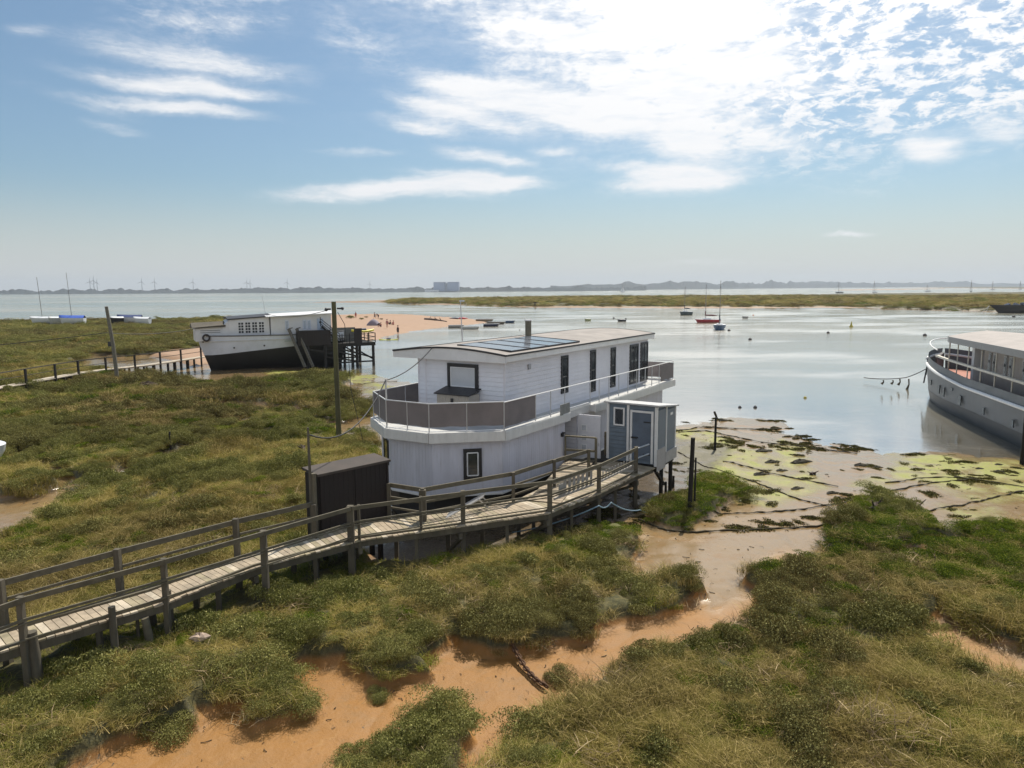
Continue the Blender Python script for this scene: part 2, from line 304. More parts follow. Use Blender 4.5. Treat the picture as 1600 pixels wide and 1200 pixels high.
def far_fade(r, a=150., b=260.): return 1-sstep(r, a, b)
def terrain(X, Y):
    r = np.hypot(X, Y)
    k = np.clip(r/25., 1, 8)
    wx = X+.28*fbm(X, Y, .9, 1)*k+.22*fbm(X, Y, 3., 5)*k; wy = Y+.28*fbm(X, Y, .9, 3)*k+.22*fbm(X, Y, 3., 8)*k
    m = np.full(X.shape, -60.)
    for p in MARSH: m = np.maximum(m, sdist(wx, wy, p))
    near = r < 120
    for p in HOLES: m = np.where(near, np.minimum(m, -sdist(wx, wy, p)), m)
    di = np.zeros(X.shape)
    for ln, wd in DITCH:
        q = np.zeros(X.shape); q[near] = 1-sstep(pdist(wx[near], wy[near], ln), wd*.7, wd*2.3); di = np.maximum(di, q)
    land = np.full(X.shape, -60.)
    far = X*0
    for i, p in enumerate(LAND): land = np.maximum(land, sdist(X+.5*fbm(X, Y, 2.2, 11)*k*.7, Y+.5*fbm(X, Y, 2.2, 14)*k*.7, p))
    sand = np.full(X.shape, -60.)
    for p in SAND: sand = np.maximum(sand, sdist(X, Y, p))
    sand = sstep(sand, -.8, 1.2)
    isl = r > 210
    al = np.zeros(X.shape)
    for p, a_ in ALGAE: al = np.maximum(al, a_*sstep(sdist(wx, wy, p), -.5, .6))
    mud = ZW+np.where(land > 0, np.clip(land*.035, 0, .17), np.clip(land*.05, -1.3, 0))
    mud = mud+np.where(isl & (land > 0), np.clip(land*.03, 0, .5), 0)
    mud = mud+sand*np.clip(land, 0, 9)*.055
    mud = mud-(r < 60)*.035*np.clip(1-np.abs(4.5*vn(X+.6*vn(X, Y, .8, 27), Y+.6*vn(X, Y, .8, 28), 1.9, 26)), 0, 1)**2
    mud = mud+(.035*fbm(X, Y, 1.3, 20)+.012*fbm(X, Y, .22, 24)*(r < 60))
    nb = fbm(X, Y, 1.15, 30, 4); nb2 = fbm(X, Y, 5.5, 36, 3)
    hum = .36+.24*nb+.30*nb2*sstep(m, 0, 2.5)*np.where((r > 24) & (r < 100), 1.5, 1.)+.10*vn(X, Y, .33, 40)*(r < 60)-.10*sstep(1.5-m, 0, 1.5)+np.where(r > 90, .35*sstep(m, 0, 6), 0)+np.where(r > 210, .7+1.1*fbm(X, Y, 40., 44)*1., 0)*sstep(m, 0, 14)
    hum = hum+.06*np.exp(-((m-.45)/.5)**2)
    mm = sstep(m, -.10*k, .30*k)
    mm2 = mm*(1-.92*di)
    z = mud*(1-mm2)+np.maximum(hum, mud+.12)*mm2
    # ground lowered under the house and walkway to deepen the shade there
    be = sstep(sdist(X+.2*fbm(X, Y, 1.2, 61), Y+.2*fbm(X, Y, 1.2, 63), SHADEP), -.5, .5)
    z = z*(1-be)+np.minimum(z, -.22+.05*fbm(X, Y, .5, 66))*be; mm2 = mm2*(1-be)
    al = np.clip(al*(.35+1.6*np.clip(fbm(X, Y, .8, 50)+.35, 0, 1)), 0, 1)
    return z, mm2, al, sand, m, land
# ------------------------------------------------------------------ ground sheet (one mesh to the horizon)
_r = [1.5]
while _r[-1] < 14000: _r.append(_r[-1]*(1.012 if _r[-1] < 9.5 else 1.0042 if _r[-1] < 70 else 1.006 if _r[-1] < 200 else 1.012 if _r[-1] < 700 else 1.05))
RA = np.array(_r)
AZ = np.concatenate([np.linspace(-180, -46, 60)[:-1], np.linspace(-46, 46, 1060), np.linspace(46, 180, 60)[1:]])*pi/180
def cellshader_ground():
    m_ = bpy.data.materials.new('marsh_ground'); m_.use_nodes = True; t = NT(m_.node_tree); p = t.n['Principled BSDF']
    P_ = t.new('ShaderNodeNewGeometry').outputs['Position']
    A = lambda n: t.new('ShaderNodeAttribute', attribute_name=n).outputs['Fac']
    mm, al, sa, wet = A('marsh'), A('algae'), A('sand'), A('wet')
    n1 = t.noise(P_, .35, 5, .6); n2 = t.noise(P_, 2.2, 6, .65); n3 = t.noise(P_, 14., 5, .65); n4 = t.noise(P_, 60., 3, .6)
    mudc = t.mix(t.ss(n1, .35, .65), (.30, .138, .026), (.28, .135, .032))
    mudc = t.mix(t.ss(wet, .10, .75), mudc, (.25, .172, .088))
    mudc = t.mix(t.ss(n2, .55, .75, 0, .5), mudc, (.40, .22, .07))
    mudc = t.mix(t.ss(n2, .47, .33, 0, .45), mudc, (.22, .12, .035))
    vor = t.new('ShaderNodeTexVoronoi', inp={'Scale': 3.2, 'Randomness': 1.}); t.l.new(t.vm('ADD', P_, t.vm('SCALE', t.noise(P_, 5, 3, .6, col=True), .5)), vor.inputs['Vector'])
    mudc = t.mix(t.m('MULTIPLY', t.ss(vor.outputs['Distance'], .16, .08), t.ss(n2, .5, .6)), mudc, (.07, .05, .025))
    mudc = t.mix(t.ss(t.noise(P_, .9, 5, .65, .6), .55, .68, 0, .45), mudc, (.25, .135, .045))
    mudc = t.mix(t.ss(n3, .66, .74, 0, .7), mudc, (.10, .07, .035))
    alc = t.mix(t.ss(n3, .35, .65), (.15, .165, .010), (.27, .27, .022))
    mudc = t.mix(t.m('MULTIPLY', al, t.ss(t.m('ADD', t.m('MULTIPLY', n2, .5), t.m('MULTIPLY', n3, .5)), .38, .47)), mudc, alc)
    mudc = t.mix(t.m('MULTIPLY', A('dark'), .85), mudc, t.mix(t.ss(n3, .4, .6), (.055, .045, .032), (.11, .085, .055)))  # shade under the house and walkway painted into the mud colour
    sandc = t.mix(n3, (.32, .195, .118), (.385, .25, .16))
    sandc = t.mix(t.ss(n2, .52, .7, 0, .4), sandc, (.34, .22, .13))
    mudc = t.mix(sa, mudc, sandc)
    vg = t.mix(t.ss(n1, .35, .65), (.062, .055, .014), (.09, .074, .022))
    vg = t.mix(t.ss(n2, .4, .62), vg, (.038, .038, .010)); vg = t.mix(t.ss(n3, .4, .7, 0, .6), vg, (.17, .145, .05))
    vg = t.mix(t.m('MULTIPLY', al, .6), vg, (.15, .17, .03))
    c = t.mix(t.ss(mm, .25, .6), mudc, vg)
    t.l.new(c, p.inputs['Base Color'])
    rg = t.m('SUBTRACT', .62, t.m('MULTIPLY', t.ss(t.m('ADD', wet, t.m('MULTIPLY', t.m('SUBTRACT', n2, .5), .9)), .25, .75), .52))
    rg = t.m('MAXIMUM', rg, t.m('MULTIPLY', t.m('MAXIMUM', mm, t.m('MULTIPLY', al, .7)), .9)); rg = t.m('MAXIMUM', rg, t.m('MULTIPLY', sa, .8))
    t.l.new(rg, p.inputs['Roughness'])
    h = t.m('ADD', t.m('MULTIPLY', n2, .5), t.m('ADD', t.m('MULTIPLY', n3, .30), t.m('MULTIPLY', n4, .08)))
    b = t.new('ShaderNodeBump', inp={'Height': h, 'Strength': .5, 'Distance': .10}); t.l.new(t.m('SUBTRACT', .55, t.m('MULTIPLY', wet, .42)), b.inputs['Strength']); t.l.new(b.outputs[0], p.inputs['Normal'])
    return m_
GA, GR = np.meshgrid(AZ, RA); GX = GR*np.sin(GA); GY = GR*np.cos(GA)
GZ, GM, GAL, GSA, GMD, GLD = terrain(GX, GY)
nr, na = GX.shape
def grid_mesh(name, X, Y, Z, wrap=True):
    nr, na = X.shape; me = bpy.data.meshes.new(name)
    co = np.stack([X.ravel(), Y.ravel(), Z.ravel()], 1).astype(np.float32)
    i = np.arange(nr-1)[:, None]*na+np.arange(na-1)[None, :]
    q = np.stack([i, i+1, i+na+1, i+na], -1).reshape(-1, 4)[:, ::-1]
    me.vertices.add(len(co)); me.vertices.foreach_set('co', co.ravel())
    me.loops.add(q.size); me.loops.foreach_set('vertex_index', q.ravel().astype(np.int32))
    me.polygons.add(len(q)); me.polygons.foreach_set('loop_start', np.arange(0, q.size, 4, dtype=np.int32)); me.polygons.foreach_set('loop_total', np.full(len(q), 4, np.int32))
    me.polygons.foreach_set('use_smooth', np.ones(len(q), bool)); me.update(calc_edges=True); return me
def fattr(me, name, v):
    a = me.attributes.new(name, 'FLOAT', 'POINT'); a.data.foreach_set('value', v.ravel().astype(np.float32))
gme = grid_mesh('ground', GX, GY, GZ)
CREEKB = GP([(990, 900), (1000, 830), (1090, 840), (1200, 760), (1250, 700), (1300, 760), (1290, 830), (1200, 870), (1180, 925), (1110, 950), (1090, 930), (1000, 905)])
wet = np.clip(sstep(GZ*-1, .02, .16), 0, 1)*.0+sstep(sdist(GX, GY, CREEKB), -1.2, 1.2)*.9
wet = np.maximum(wet, sstep(-GLD, -20, -3)*(GSA < .5)); wet = np.maximum(wet, sstep(GR, 20., 25.)*.9*(GSA < .5)); wet = np.maximum(wet, .55*sstep(sdist(GX, GY, GP([(1405, 915), (1500, 920), (1600, 955), (1750, 1000), (1750, 1100), (1600, 1045), (1450, 965)])), -.5, .8))
wet = np.clip(wet-.5*sstep(GZ, -.02, .06), 0, 1)
dark = sstep(sdist(GX+.25*fbm(GX, GY, .7, 71), GY+.25*fbm(GX, GY, .7, 73), SHADEP), -.3, .4)  # mask for the painted shade below house and walkway
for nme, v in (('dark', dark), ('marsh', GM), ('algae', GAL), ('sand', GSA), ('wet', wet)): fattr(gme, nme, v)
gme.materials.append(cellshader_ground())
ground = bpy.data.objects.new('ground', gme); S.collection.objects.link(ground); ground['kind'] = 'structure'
def gz(x, y):                            # terrain height lookup
    r = hypot(x, y); a = atan2(x, y); i = np.searchsorted(RA, r)-1; j = np.searchsorted(AZ, a)-1
    return float(GZ[max(i, 0), max(j, 0)])
# ------------------------------------------------------------------ water
wr = RA[(RA > 20)][::3]; wa = AZ[::3]; WA, WR = np.meshgrid(wa, wr); WX = WR*np.sin(WA); WY = WR*np.cos(WA)
ix = np.where(RA > 20)[0][::3]
dep = np.clip(ZW-GZ[np.ix_(ix, np.arange(0, na, 3))], 0, 3)
wme = grid_mesh('sea', WX, WY, WX*0+ZW); fattr(wme, 'depth', dep)
wm = bpy.data.materials.new('sea_water'); wm.use_nodes = True; t = NT(wm.node_tree); t.n.remove(t.n['Principled BSDF'])
P_ = t.new('ShaderNodeNewGeometry').outputs['Position']; cdn = t.new('ShaderNodeVectorMath', operation='LENGTH'); t.l.new(P_, cdn.inputs[0]); dist = cdn.outputs['Value']
mpw = t.new('ShaderNodeMapping'); t.l.new(P_, mpw.inputs[0]); mpw.inputs[3].default_value = (.6, 1.3, 1)
calm = t.ss(t.noise(mpw.outputs[0], .018, 4, .6), .35, .65)
n1 = t.noise(mpw.outputs[0], 1.8, 4, .65); n2 = t.noise(mpw.outputs[0], .22, 4, .65)
hh = t.m('ADD', t.m('MULTIPLY', n1, t.m('ADD', .25, t.m('MULTIPLY', calm, .35))), t.m('MULTIPLY', n2, 1.1))
bstr = t.new('ShaderNodeMapRange', inp={0: dist, 1: 40., 2: 170., 3: .05, 4: .32}).outputs[0]
bp = t.new('ShaderNodeBump', inp={'Height': hh, 'Distance': .35}); t.l.new(bstr, bp.inputs['Strength'])
band = t.noise(t.new('ShaderNodeMapping', inp={0: P_, 3: (.002, .012, 1.)}).outputs[0], 1., 5, .6)
wc = t.mix(t.ss(dist, 90, 400), (.24, .22, .17), (.155, .175, .13))
wc = t.mix(t.ss(band, .42, .62), wc, (.32, .29, .22))
df = t.new('ShaderNodeBsdfDiffuse'); t.l.new(wc, df.inputs[0])
tr = t.new('ShaderNodeBsdfTransparent', inp={0: (.86, .9, .86, 1)})
dp = t.new('ShaderNodeAttribute', attribute_name='depth').outputs['Fac']
op = t.m('SUBTRACT', 1., t.m('POWER', 2.718, t.m('MULTIPLY', dp, -3.)))
base = t.new('ShaderNodeMixShader'); t.l.new(op, base.inputs[0]); t.l.new(tr.outputs[0], base.inputs[1]); t.l.new(df.outputs[0], base.inputs[2])
gl = t.new('ShaderNodeBsdfGlossy', inp={0: (1, 1, 1, 1), 'Roughness': .13}); t.l.new(bp.outputs[0], gl.inputs['Normal']); t.l.new(t.m('ADD', .05, t.m('MULTIPLY', t.ss(t.noise(mpw.outputs[0], .05, 4, .65), .4, .62), .17)), gl.inputs['Roughness'])
fr = t.new('ShaderNodeFresnel', inp={0: 1.33}); t.l.new(bp.outputs[0], fr.inputs[1])
mx = t.new('ShaderNodeMixShader'); t.l.new(t.m('MULTIPLY', fr.outputs[0], .60), mx.inputs[0]); t.l.new(base.outputs[0], mx.inputs[1]); t.l.new(gl.outputs[0], mx.inputs[2])
t.l.new(mx.outputs[0], [n for n in t.n if n.type == 'OUTPUT_MATERIAL'][0].inputs[0])
wme.materials.append(wm); sea = bpy.data.objects.new('sea', wme); S.collection.objects.link(sea); sea['kind'] = 'structure'
# ------------------------------------------------------------------ far shore (about two to five kilometres away)
def ridge(name, pts, depth, h0, hv, sc, col, kind='structure', nr_=6, step=6.):
    # pts: world polyline of the waterline; canopy heights follow noise
    P_ = [np.array(p, float) for p in pts]; line = []
    for a, b in zip(P_[:-1], P_[1:]):
        n = max(2, int(np.linalg.norm(b-a)/step)); line += [a+(b-a)*i/n for i in range(n)]
    line = np.array(line+[P_[-1]]); N = len(line)
    out = line/np.linalg.norm(line, axis=1)[:, None]; X = []; Y = []; Z = []
    for j in range(nr_):
        q = line+out*depth*j/(nr_-1); X.append(q[:, 0]); Y.append(q[:, 1])
        clump = np.maximum(fbm(q[:, 0]+j*531, q[:, 1], sc, 60+j, 4)+.8*np.maximum(fbm(q[:, 0]+j*31, q[:, 1], sc*.35, 77+j, 2), 0), -.35)+.35
        gaps = (.35+.65*sstep(fbm(q[:, 0]*1., q[:, 1], sc*9, 70+j), -.35, .2))*(.3+.7*sstep(np.arange(N)/N, 0, .12 if h0 > 20 else .001))
        prof = 0 if j in (0,) else (.35 if j == 1 else 1. if j < nr_-1 else .3)
        Z.append(ZW+.8+prof*(h0*(.35+.65*gaps)+hv*clump*gaps) if j else np.full(N, ZW-.3))
    me = grid_mesh(name, np.array(X), np.array(Y), np.array(Z)); me.materials.append(col)
    me.polygons.foreach_set('use_smooth', np.zeros(len(me.polygons), bool))
    o = bpy.data.objects.new(name, me); S.collection.objects.link(o); o['kind'] = kind; return o
farcol = mat('far_land', (.030, .040, .045), .95, .35, .004)
def PD(x, D): d = ray(x, 450); return (d[0]/d[1]*D, D)
ridge('far_shore', [PD(-500, 2300), PD(0, 2250), PD(300, 2150), PD(560, 2050), PD(900, 2000), PD(1010, 2300)], 260, 7, 11, 38, farcol)
ridge('far_hills', [PD(860, 2500), PD(1000, 3000), PD(1120, 3700), PD(1240, 4600), PD(1400, 5200), PD(1700, 5600), PD(2200, 5600)], 900, 24, 26, 150, farcol, step=30.)
# power station block
pc = PD(698, 2080)
ps = thing('power_station', 'large pale blue grey twin-block power station on the far shore horizon', 'building', (pc[0], pc[1], ZW), 0)
grey = mat('clad_blue', (.34, .38, .47), .8, .06, .02); lgrey = mat('clad_pale', (.5, .53, .58), .8, .06, .02); white = mat('white_paint', (.72, .73, .74), .55, .06, 3)
b = MB(); b.bb(-36, -4, -20, 20, 0, 27); b.build('reactor_block', grey, ps)
b = MB(); b.bb(4, 36, -20, 20, 0, 27.3); b.build('reactor_block', grey, ps)
b = MB(); b.bb(-4, 4, -14, 14, 0, 25); b.build('link_block', lgrey, ps)
b = MB(); b.bb(-36.5, 36.5, -20.6, 20.6, 27.5, 28.6); b.build('parapet', lgrey, ps)
b = MB(); b.bb(-60, -20, -34, -24, 0, 5.5); b.prism([(-60, -34), (-20, -34), (-20, -24), (-60, -24)], 5.5, 6.2); b.build('turbine_hall', white, ps)
# wind turbines
turb = None; tgrey = mat('turbine_grey', (.16, .17, .19), .7, .05)
for k, (x, top, rot) in enumerate([(141, 441, 10), (147, 439, 50), (152, 442, 80), (222, 441, 30), (242, 441, 100), (302, 441.5, 20), (386, 442, 65), (391, 442.5, 5), (449, 442, 90), (578, 444, 40), (1554, 429, 0)][:10]):
    D = 3300.; px, py = PD(x, D); hub = CAMZ+ (451.5+ (0.0063*(800-x)) - top)/1118*D
    if turb is None:
        turb = thing('wind_turbine', '', 'wind turbine', (px, py, 0), 0, 'wind turbines on the far shore')
        m = MB(); m.tube([(0, 0, 0), (0, 0, 30), (0, 0, 57)], [2., 1.6, 1.1], 8); m.build('tower', tgrey, turb)
        m = MB(); m.box((0, .8, 58), (2.6, 6, 2.6)); m.build('nacelle', tgrey, turb)
        for i in range(3):
            a = radians(rot+120*i); m = MB(); d = Vector((sin(a), 0, cos(a))); o_ = Vector((0, -2.6, 58))
            m.tube([o_, o_+d*6, o_+d*26], [.8, 1.3, .25], 5); m.build('blade', tgrey, turb)
        t_ = turb
    else: t_ = dup(turb, (px, py, 0))
    t_.scale = (hub/58,)*3; t_.location = (px, py, 0)
    t_['label'] = ['white wind turbine, leftmost of the tight trio on the far left horizon', 'tallest white wind turbine, middle of the tight trio on the left horizon', 'white wind turbine, right-hand one of the tight trio on the left horizon',
      'white wind turbine, first of the pair standing right of the tight trio', 'white wind turbine, second of the pair standing right of the tight trio', 'lone white wind turbine on the horizon above the leaning pole',
      'white wind turbine, left one of a close pair above the white houseboat', 'white wind turbine, right one of a close pair above the white houseboat', 'lone white wind turbine on the horizon above the houseboat stern stairs', 'faint wind turbine nearest the power station, left of it'][k]
# ------------------------------------------------------------------ vegetation prototypes (leaf and blade meshes)
def leafmat(name, cols, rough=.75, trans=.25, ns=.25):
    m_ = bpy.data.materials.new(name); m_.use_nodes = True; t = NT(m_.node_tree); p = t.n['Principled BSDF']
    oi = t.new('ShaderNodeObjectInfo'); at = t.new('ShaderNodeAttribute', attribute_name='lv').outputs['Fac']
    nz = t.noise(oi.outputs['Location'], ns, 4, .6); nz2 = t.noise(oi.outputs['Location'], ns*.22, 3, .6)
    c = t.mix(t.ss(t.m('ADD', t.m('MULTIPLY', nz, .7), t.m('MULTIPLY', oi.outputs['Random'], .3)), .36, .62), cols[0], cols[1])
    c = t.mix(t.ss(nz2, .43, .58, 0, .85), c, cols[3])
    c = t.mix(t.ss(at, .62, .95), c, cols[2])
    t.l.new(c, p.inputs['Base Color']); p.inputs['Roughness'].default_value = .9; p.inputs['Specular IOR Level'].default_value = .08
    if trans:
        tl = t.new('ShaderNodeBsdfTranslucent'); t.l.new(c, tl.inputs[0]); mx = t.new('ShaderNodeMixShader', inp={0: trans})
        t.l.new(p.outputs[0], mx.inputs[1]); t.l.new(tl.outputs[0], mx.inputs[2]); t.l.new(mx.outputs[0], [n for n in t.n if n.type == 'OUTPUT_MATERIAL'][0].inputs[0])
    return m_
def qmesh(name, quads, lv, m_):
    quads = np.asarray(quads, np.float32); n, k, _ = quads.shape; me = bpy.data.meshes.new(name)
    me.vertices.add(n*k); me.vertices.foreach_set('co', quads.ravel()); me.loops.add(n*k); me.loops.foreach_set('vertex_index', np.arange(n*k, dtype=np.int32))
    me.polygons.add(n); me.polygons.foreach_set('loop_start', np.arange(0, n*k, k, dtype=np.int32)); me.polygons.foreach_set('loop_total', np.full(n, k, np.int32)); me.update(calc_edges=True)
    fattr(me, 'lv', np.repeat(lv, k)); me.materials.append(m_); return me
def unit(v): return v/(np.linalg.norm(v, axis=-1, keepdims=True)+1e-9)
def grass_proto(name, m_, n, R, L, W_, lean, seed, flat=.0):
    g = np.random.default_rng(seed); a = g.random(n)*2*pi; rr = R*np.sqrt(g.random(n)); base = np.stack([rr*np.cos(a), rr*np.sin(a), -.03+0*a], 1)
    th = g.random(n)*2*pi; th = th*(1-flat)+flat*(g.normal(0, .5, n)); ln = L*(.5+.8*g.random(n)); le = lean*(.5+g.random(n))
    d0 = unit(np.stack([np.cos(th)*le*.5, np.sin(th)*le*.5, np.ones(n)], 1)); d1 = unit(np.stack([np.cos(th)*le*1.6, np.sin(th)*le*1.6, np.ones(n)*.35], 1))
    sd_ = np.stack([-np.sin(th), np.cos(th), 0*th], 1)*W_/2; p1 = base+d0*ln[:, None]*.5; p2 = p1+d1*ln[:, None]*.6
    q = np.concatenate([np.stack([base-sd_, base+sd_, p1+sd_*.8, p1-sd_*.8], 1), np.stack([p1-sd_*.8, p1+sd_*.8, p2+sd_*.15, p2-sd_*.15], 1)])
    lv = g.random(n); return qmesh(name, q, np.concatenate([lv, lv]), m_)
def bush_proto(name, m_, n, R, H, leaf, seed, lobes=7):
    g = np.random.default_rng(seed); cs = []
    for i in range(lobes):
        a = g.random()*2*pi; r_ = R*.62*sqrt(g.random()); cs.append((r_*cos(a), r_*sin(a), H*(.25+.3*g.random()), R*(.28+.25*g.random())))
    cs = np.array(cs); k = g.integers(0, lobes, n); d = unit(g.normal(0, 1, (n, 3))); d[:, 2] = np.abs(d[:, 2])*1.0-.25
    rad = cs[k, 3]*(.55+.5*g.random(n)**.6); hz_ = H/R*1.15
    c = cs[k, :3]+d*np.stack([rad, rad, rad*hz_], 1); c[:, 2] = np.maximum(c[:, 2], -.02)
    nrm = unit(d+g.normal(0, .55, (n, 3))); t1 = unit(np.cross(nrm, g.normal(0, 1, (n, 3)))); t2 = np.cross(nrm, t1)
    s_ = leaf*(.6+.8*g.random(n))[:, None]
    q = np.stack([c-t1*s_*.9, c+t2*s_*.38, c+t1*s_*.9, c-t2*s_*.38], 1)
    return qmesh(name, q, g.random(n), m_)
M_dry = leafmat('dry_grass', ((.20, .188, .038), (.285, .225, .058), (.55, .42, .18), (.12, .090, .030)), .8, .2)
M_grn = leafmat('green_grass', ((.145, .175, .020), (.21, .22, .030), (.38, .32, .10), (.12, .13, .022)), .75, .25)
M_pur = leafmat('purslane_leaf', ((.135, .142, .034), (.215, .208, .060), (.40, .37, .14), (.12, .090, .032)), .7, .15)
M_sam = leafmat('samphire_leaf', ((.07, .12, .012), (.13, .18, .016), (.26, .29, .03), (.045, .075, .010)), .7, .25)
M_twig = leafmat('twig', ((.16, .11, .06), (.26, .19, .11), (.50, .38, .22), (.10, .07, .04)), .9, 0)
PROTO = {
 'dry': [grass_proto('tuft_a', M_dry, 260, .30, .24, .007, 1.2, 1), grass_proto('tuft_b', M_dry, 240, .32, .20, .007, 2.2, 2, .6), grass_proto('tuft_c', M_dry, 260, .28, .28, .006, .9, 3)],
 'green': [grass_proto('gt_a', M_grn, 240, .28, .20, .008, .9, 4), grass_proto('gt_b', M_grn, 260, .30, .16, .008, 1.6, 5, .4)],
 'scrub': [bush_proto('sc_a', M_pur, 2900, .36, .20, .0125, 6), bush_proto('sc_b', M_pur, 3300, .42, .24, .0125, 7, 10), bush_proto('sc_c', M_pur, 1900, .28, .17, .012, 8, 5)],
 'samph': [bush_proto('sa_a', M_sam, 1800, .30, .16, .013, 9), bush_proto('sa_b', M_sam, 1600, .34, .11, .013, 10, 9)],
 'litter': [grass_proto('li_a', M_twig, 46, .35, .34, .010, 3.5, 11, .5), grass_proto('li_b', M_twig, 24, .30, .30, .012, 2.5, 12)],
}
PO = {k: [bpy.data.objects.new('proto_'+k, me) for me in v] for k, v in PROTO.items()}
def scatter(name, protos, P_, rot, scl, kind='stuff'):
    for i, po in enumerate(protos):
        p = P_[i::len(protos)]; r = rot[i::len(protos)]; s_ = scl[i::len(protos)]
        me = bpy.data.meshes.new(name); me.vertices.add(len(p)); me.vertices.foreach_set('co', p.astype(np.float32).ravel())
        a = me.attributes.new('rot', 'FLOAT_VECTOR', 'POINT'); a.data.foreach_set('vector', r.astype(np.float32).ravel())
        a = me.attributes.new('scl', 'FLOAT_VECTOR', 'POINT'); a.data.foreach_set('vector', s_.astype(np.float32).ravel()); me.update()
        o = bpy.data.objects.new(name, me); S.collection.objects.link(o); o['kind'] = 'stuff'
        gt = bpy.data.node_groups.new('scatter', 'GeometryNodeTree'); gt.interface.new_socket('Geometry', in_out='INPUT', socket_type='NodeSocketGeometry'); gt.interface.new_socket('Geometry', in_out='OUTPUT', socket_type='NodeSocketGeometry')
        N = gt.nodes; gi = N.new('NodeGroupInput'); go = N.new('NodeGroupOutput'); ip = N.new('GeometryNodeInstanceOnPoints'); oi = N.new('GeometryNodeObjectInfo'); oi.inputs['Object'].default_value = po; oi.inputs['As Instance'].default_value = True
        ra = N.new('GeometryNodeInputNamedAttribute'); ra.data_type = 'FLOAT_VECTOR'; ra.inputs[0].default_value = 'rot'
        sa_ = N.new('GeometryNodeInputNamedAttribute'); sa_.data_type = 'FLOAT_VECTOR'; sa_.inputs[0].default_value = 'scl'
        e2r = N.new('FunctionNodeEulerToRotation'); L = gt.links.new
        L(gi.outputs[0], ip.inputs['Points']); L(oi.outputs['Geometry'], ip.inputs['Instance']); L(ra.outputs['Attribute'], e2r.inputs[0]); L(e2r.outputs[0], ip.inputs['Rotation']); L(sa_.outputs['Attribute'], ip.inputs['Scale']); L(ip.outputs[0], go.inputs[0])
        o.modifiers.new('scatter', 'NODES').node_group = gt
def lookup(x, y):
    r = np.hypot(x, y); a = np.arctan2(x, y)
    fi = np.interp(r, RA, np.arange(len(RA))); fj = np.interp(a, AZ, np.arange(len(AZ)))
    i = np.minimum(fi.astype(int), len(RA)-2); j = np.minimum(fj.astype(int), len(AZ)-2); u = fi-i; v = fj-j
    def L(A): return A[i, j]*(1-u)*(1-v)+A[i+1, j]*u*(1-v)+A[i, j+1]*(1-u)*v+A[i+1, j+1]*u*v
    return L(GZ), L(GM), L(GMD), L(GAL), L(GSA)
def cand(r0, r1, dens, azm=47):
    A = radians(2*azm)/2*(r1*r1-r0*r0); n = int(A*dens); r = np.sqrt(r0*r0+RNG.random(n)*(r1*r1-r0*r0)); a = (RNG.random(n)*2-1)*radians(azm)
    return r*np.sin(a), r*np.cos(a)
# house, sheds and walkway footprints stay clear of tall plants
HOUSEP = [(-5.6, 27.9), (-4.7, 24.4), (-2.9, 23.4), (-.2, 23.6), (10.5, 37.5), (4, 41)]
DECKP = GP([(-400, 1170), (0, 1019), (263, 940), (400, 887), (563, 844), (857, 802), (1025, 734), (1060, 715), (1000, 700), (880, 745), (608, 780), (470, 800), (440, 835), (340, 880), (188, 915), (0, 975), (-400, 1100)], 1.2)
SCRZ = [GP([(100, 1400), (0, 1120), (120, 1040), (300, 960), (560, 905), (800, 905), (980, 890), (1130, 930), (930, 1010), (700, 1100), (330, 1160), (180, 1210)]), GP([(480, 1300), (500, 1150), (660, 1080), (760, 1110), (720, 1300)]),
        GP([(700, 1190), (830, 1080), (960, 1000), (1190, 925), (1260, 940), (1040, 1060), (860, 1130), (760, 1210)])]
GRNZ = [GP([(-100, 606), (600, 600), (590, 690), (420, 700), (350, 690), (150, 735), (-100, 745)]), GP([(1160, 880), (1290, 760), (1440, 745), (1900, 800), (1900, 1000), (1600, 975), (1480, 930), (1400, 930), (1300, 890), (1200, 925)]), GP([(1000, 830), (1080, 760), (1190, 760), (1100, 830)]),
        GP([(250, 700), (380, 680), (600, 640), (600, 590), (300, 590), (380, 650)]), GP([(830, 880), (1010, 800), (1020, 870), (940, 900)]), GP([(-100, 850), (0, 800), (100, 770), (130, 790), (0, 870)]), GP([(200, 545), (320, 520), (320, 545)], .3)]
def zone(x, y, zs): 
    m_ = np.full(x.shape, -60.)
    for z_ in zs: m_ = np.maximum(m_, sdist(x, y, z_))
    return m_
shells = [(8, 16, 1.0, 1.0), (16, 28, .62, 1.2), (28, 50, .30, 1.65), (50, 90, .12, 2.5), (90, 210, .036, 4.2), (210, 560, .006, 8.)]
acc_ = {k: [] for k in PROTO}
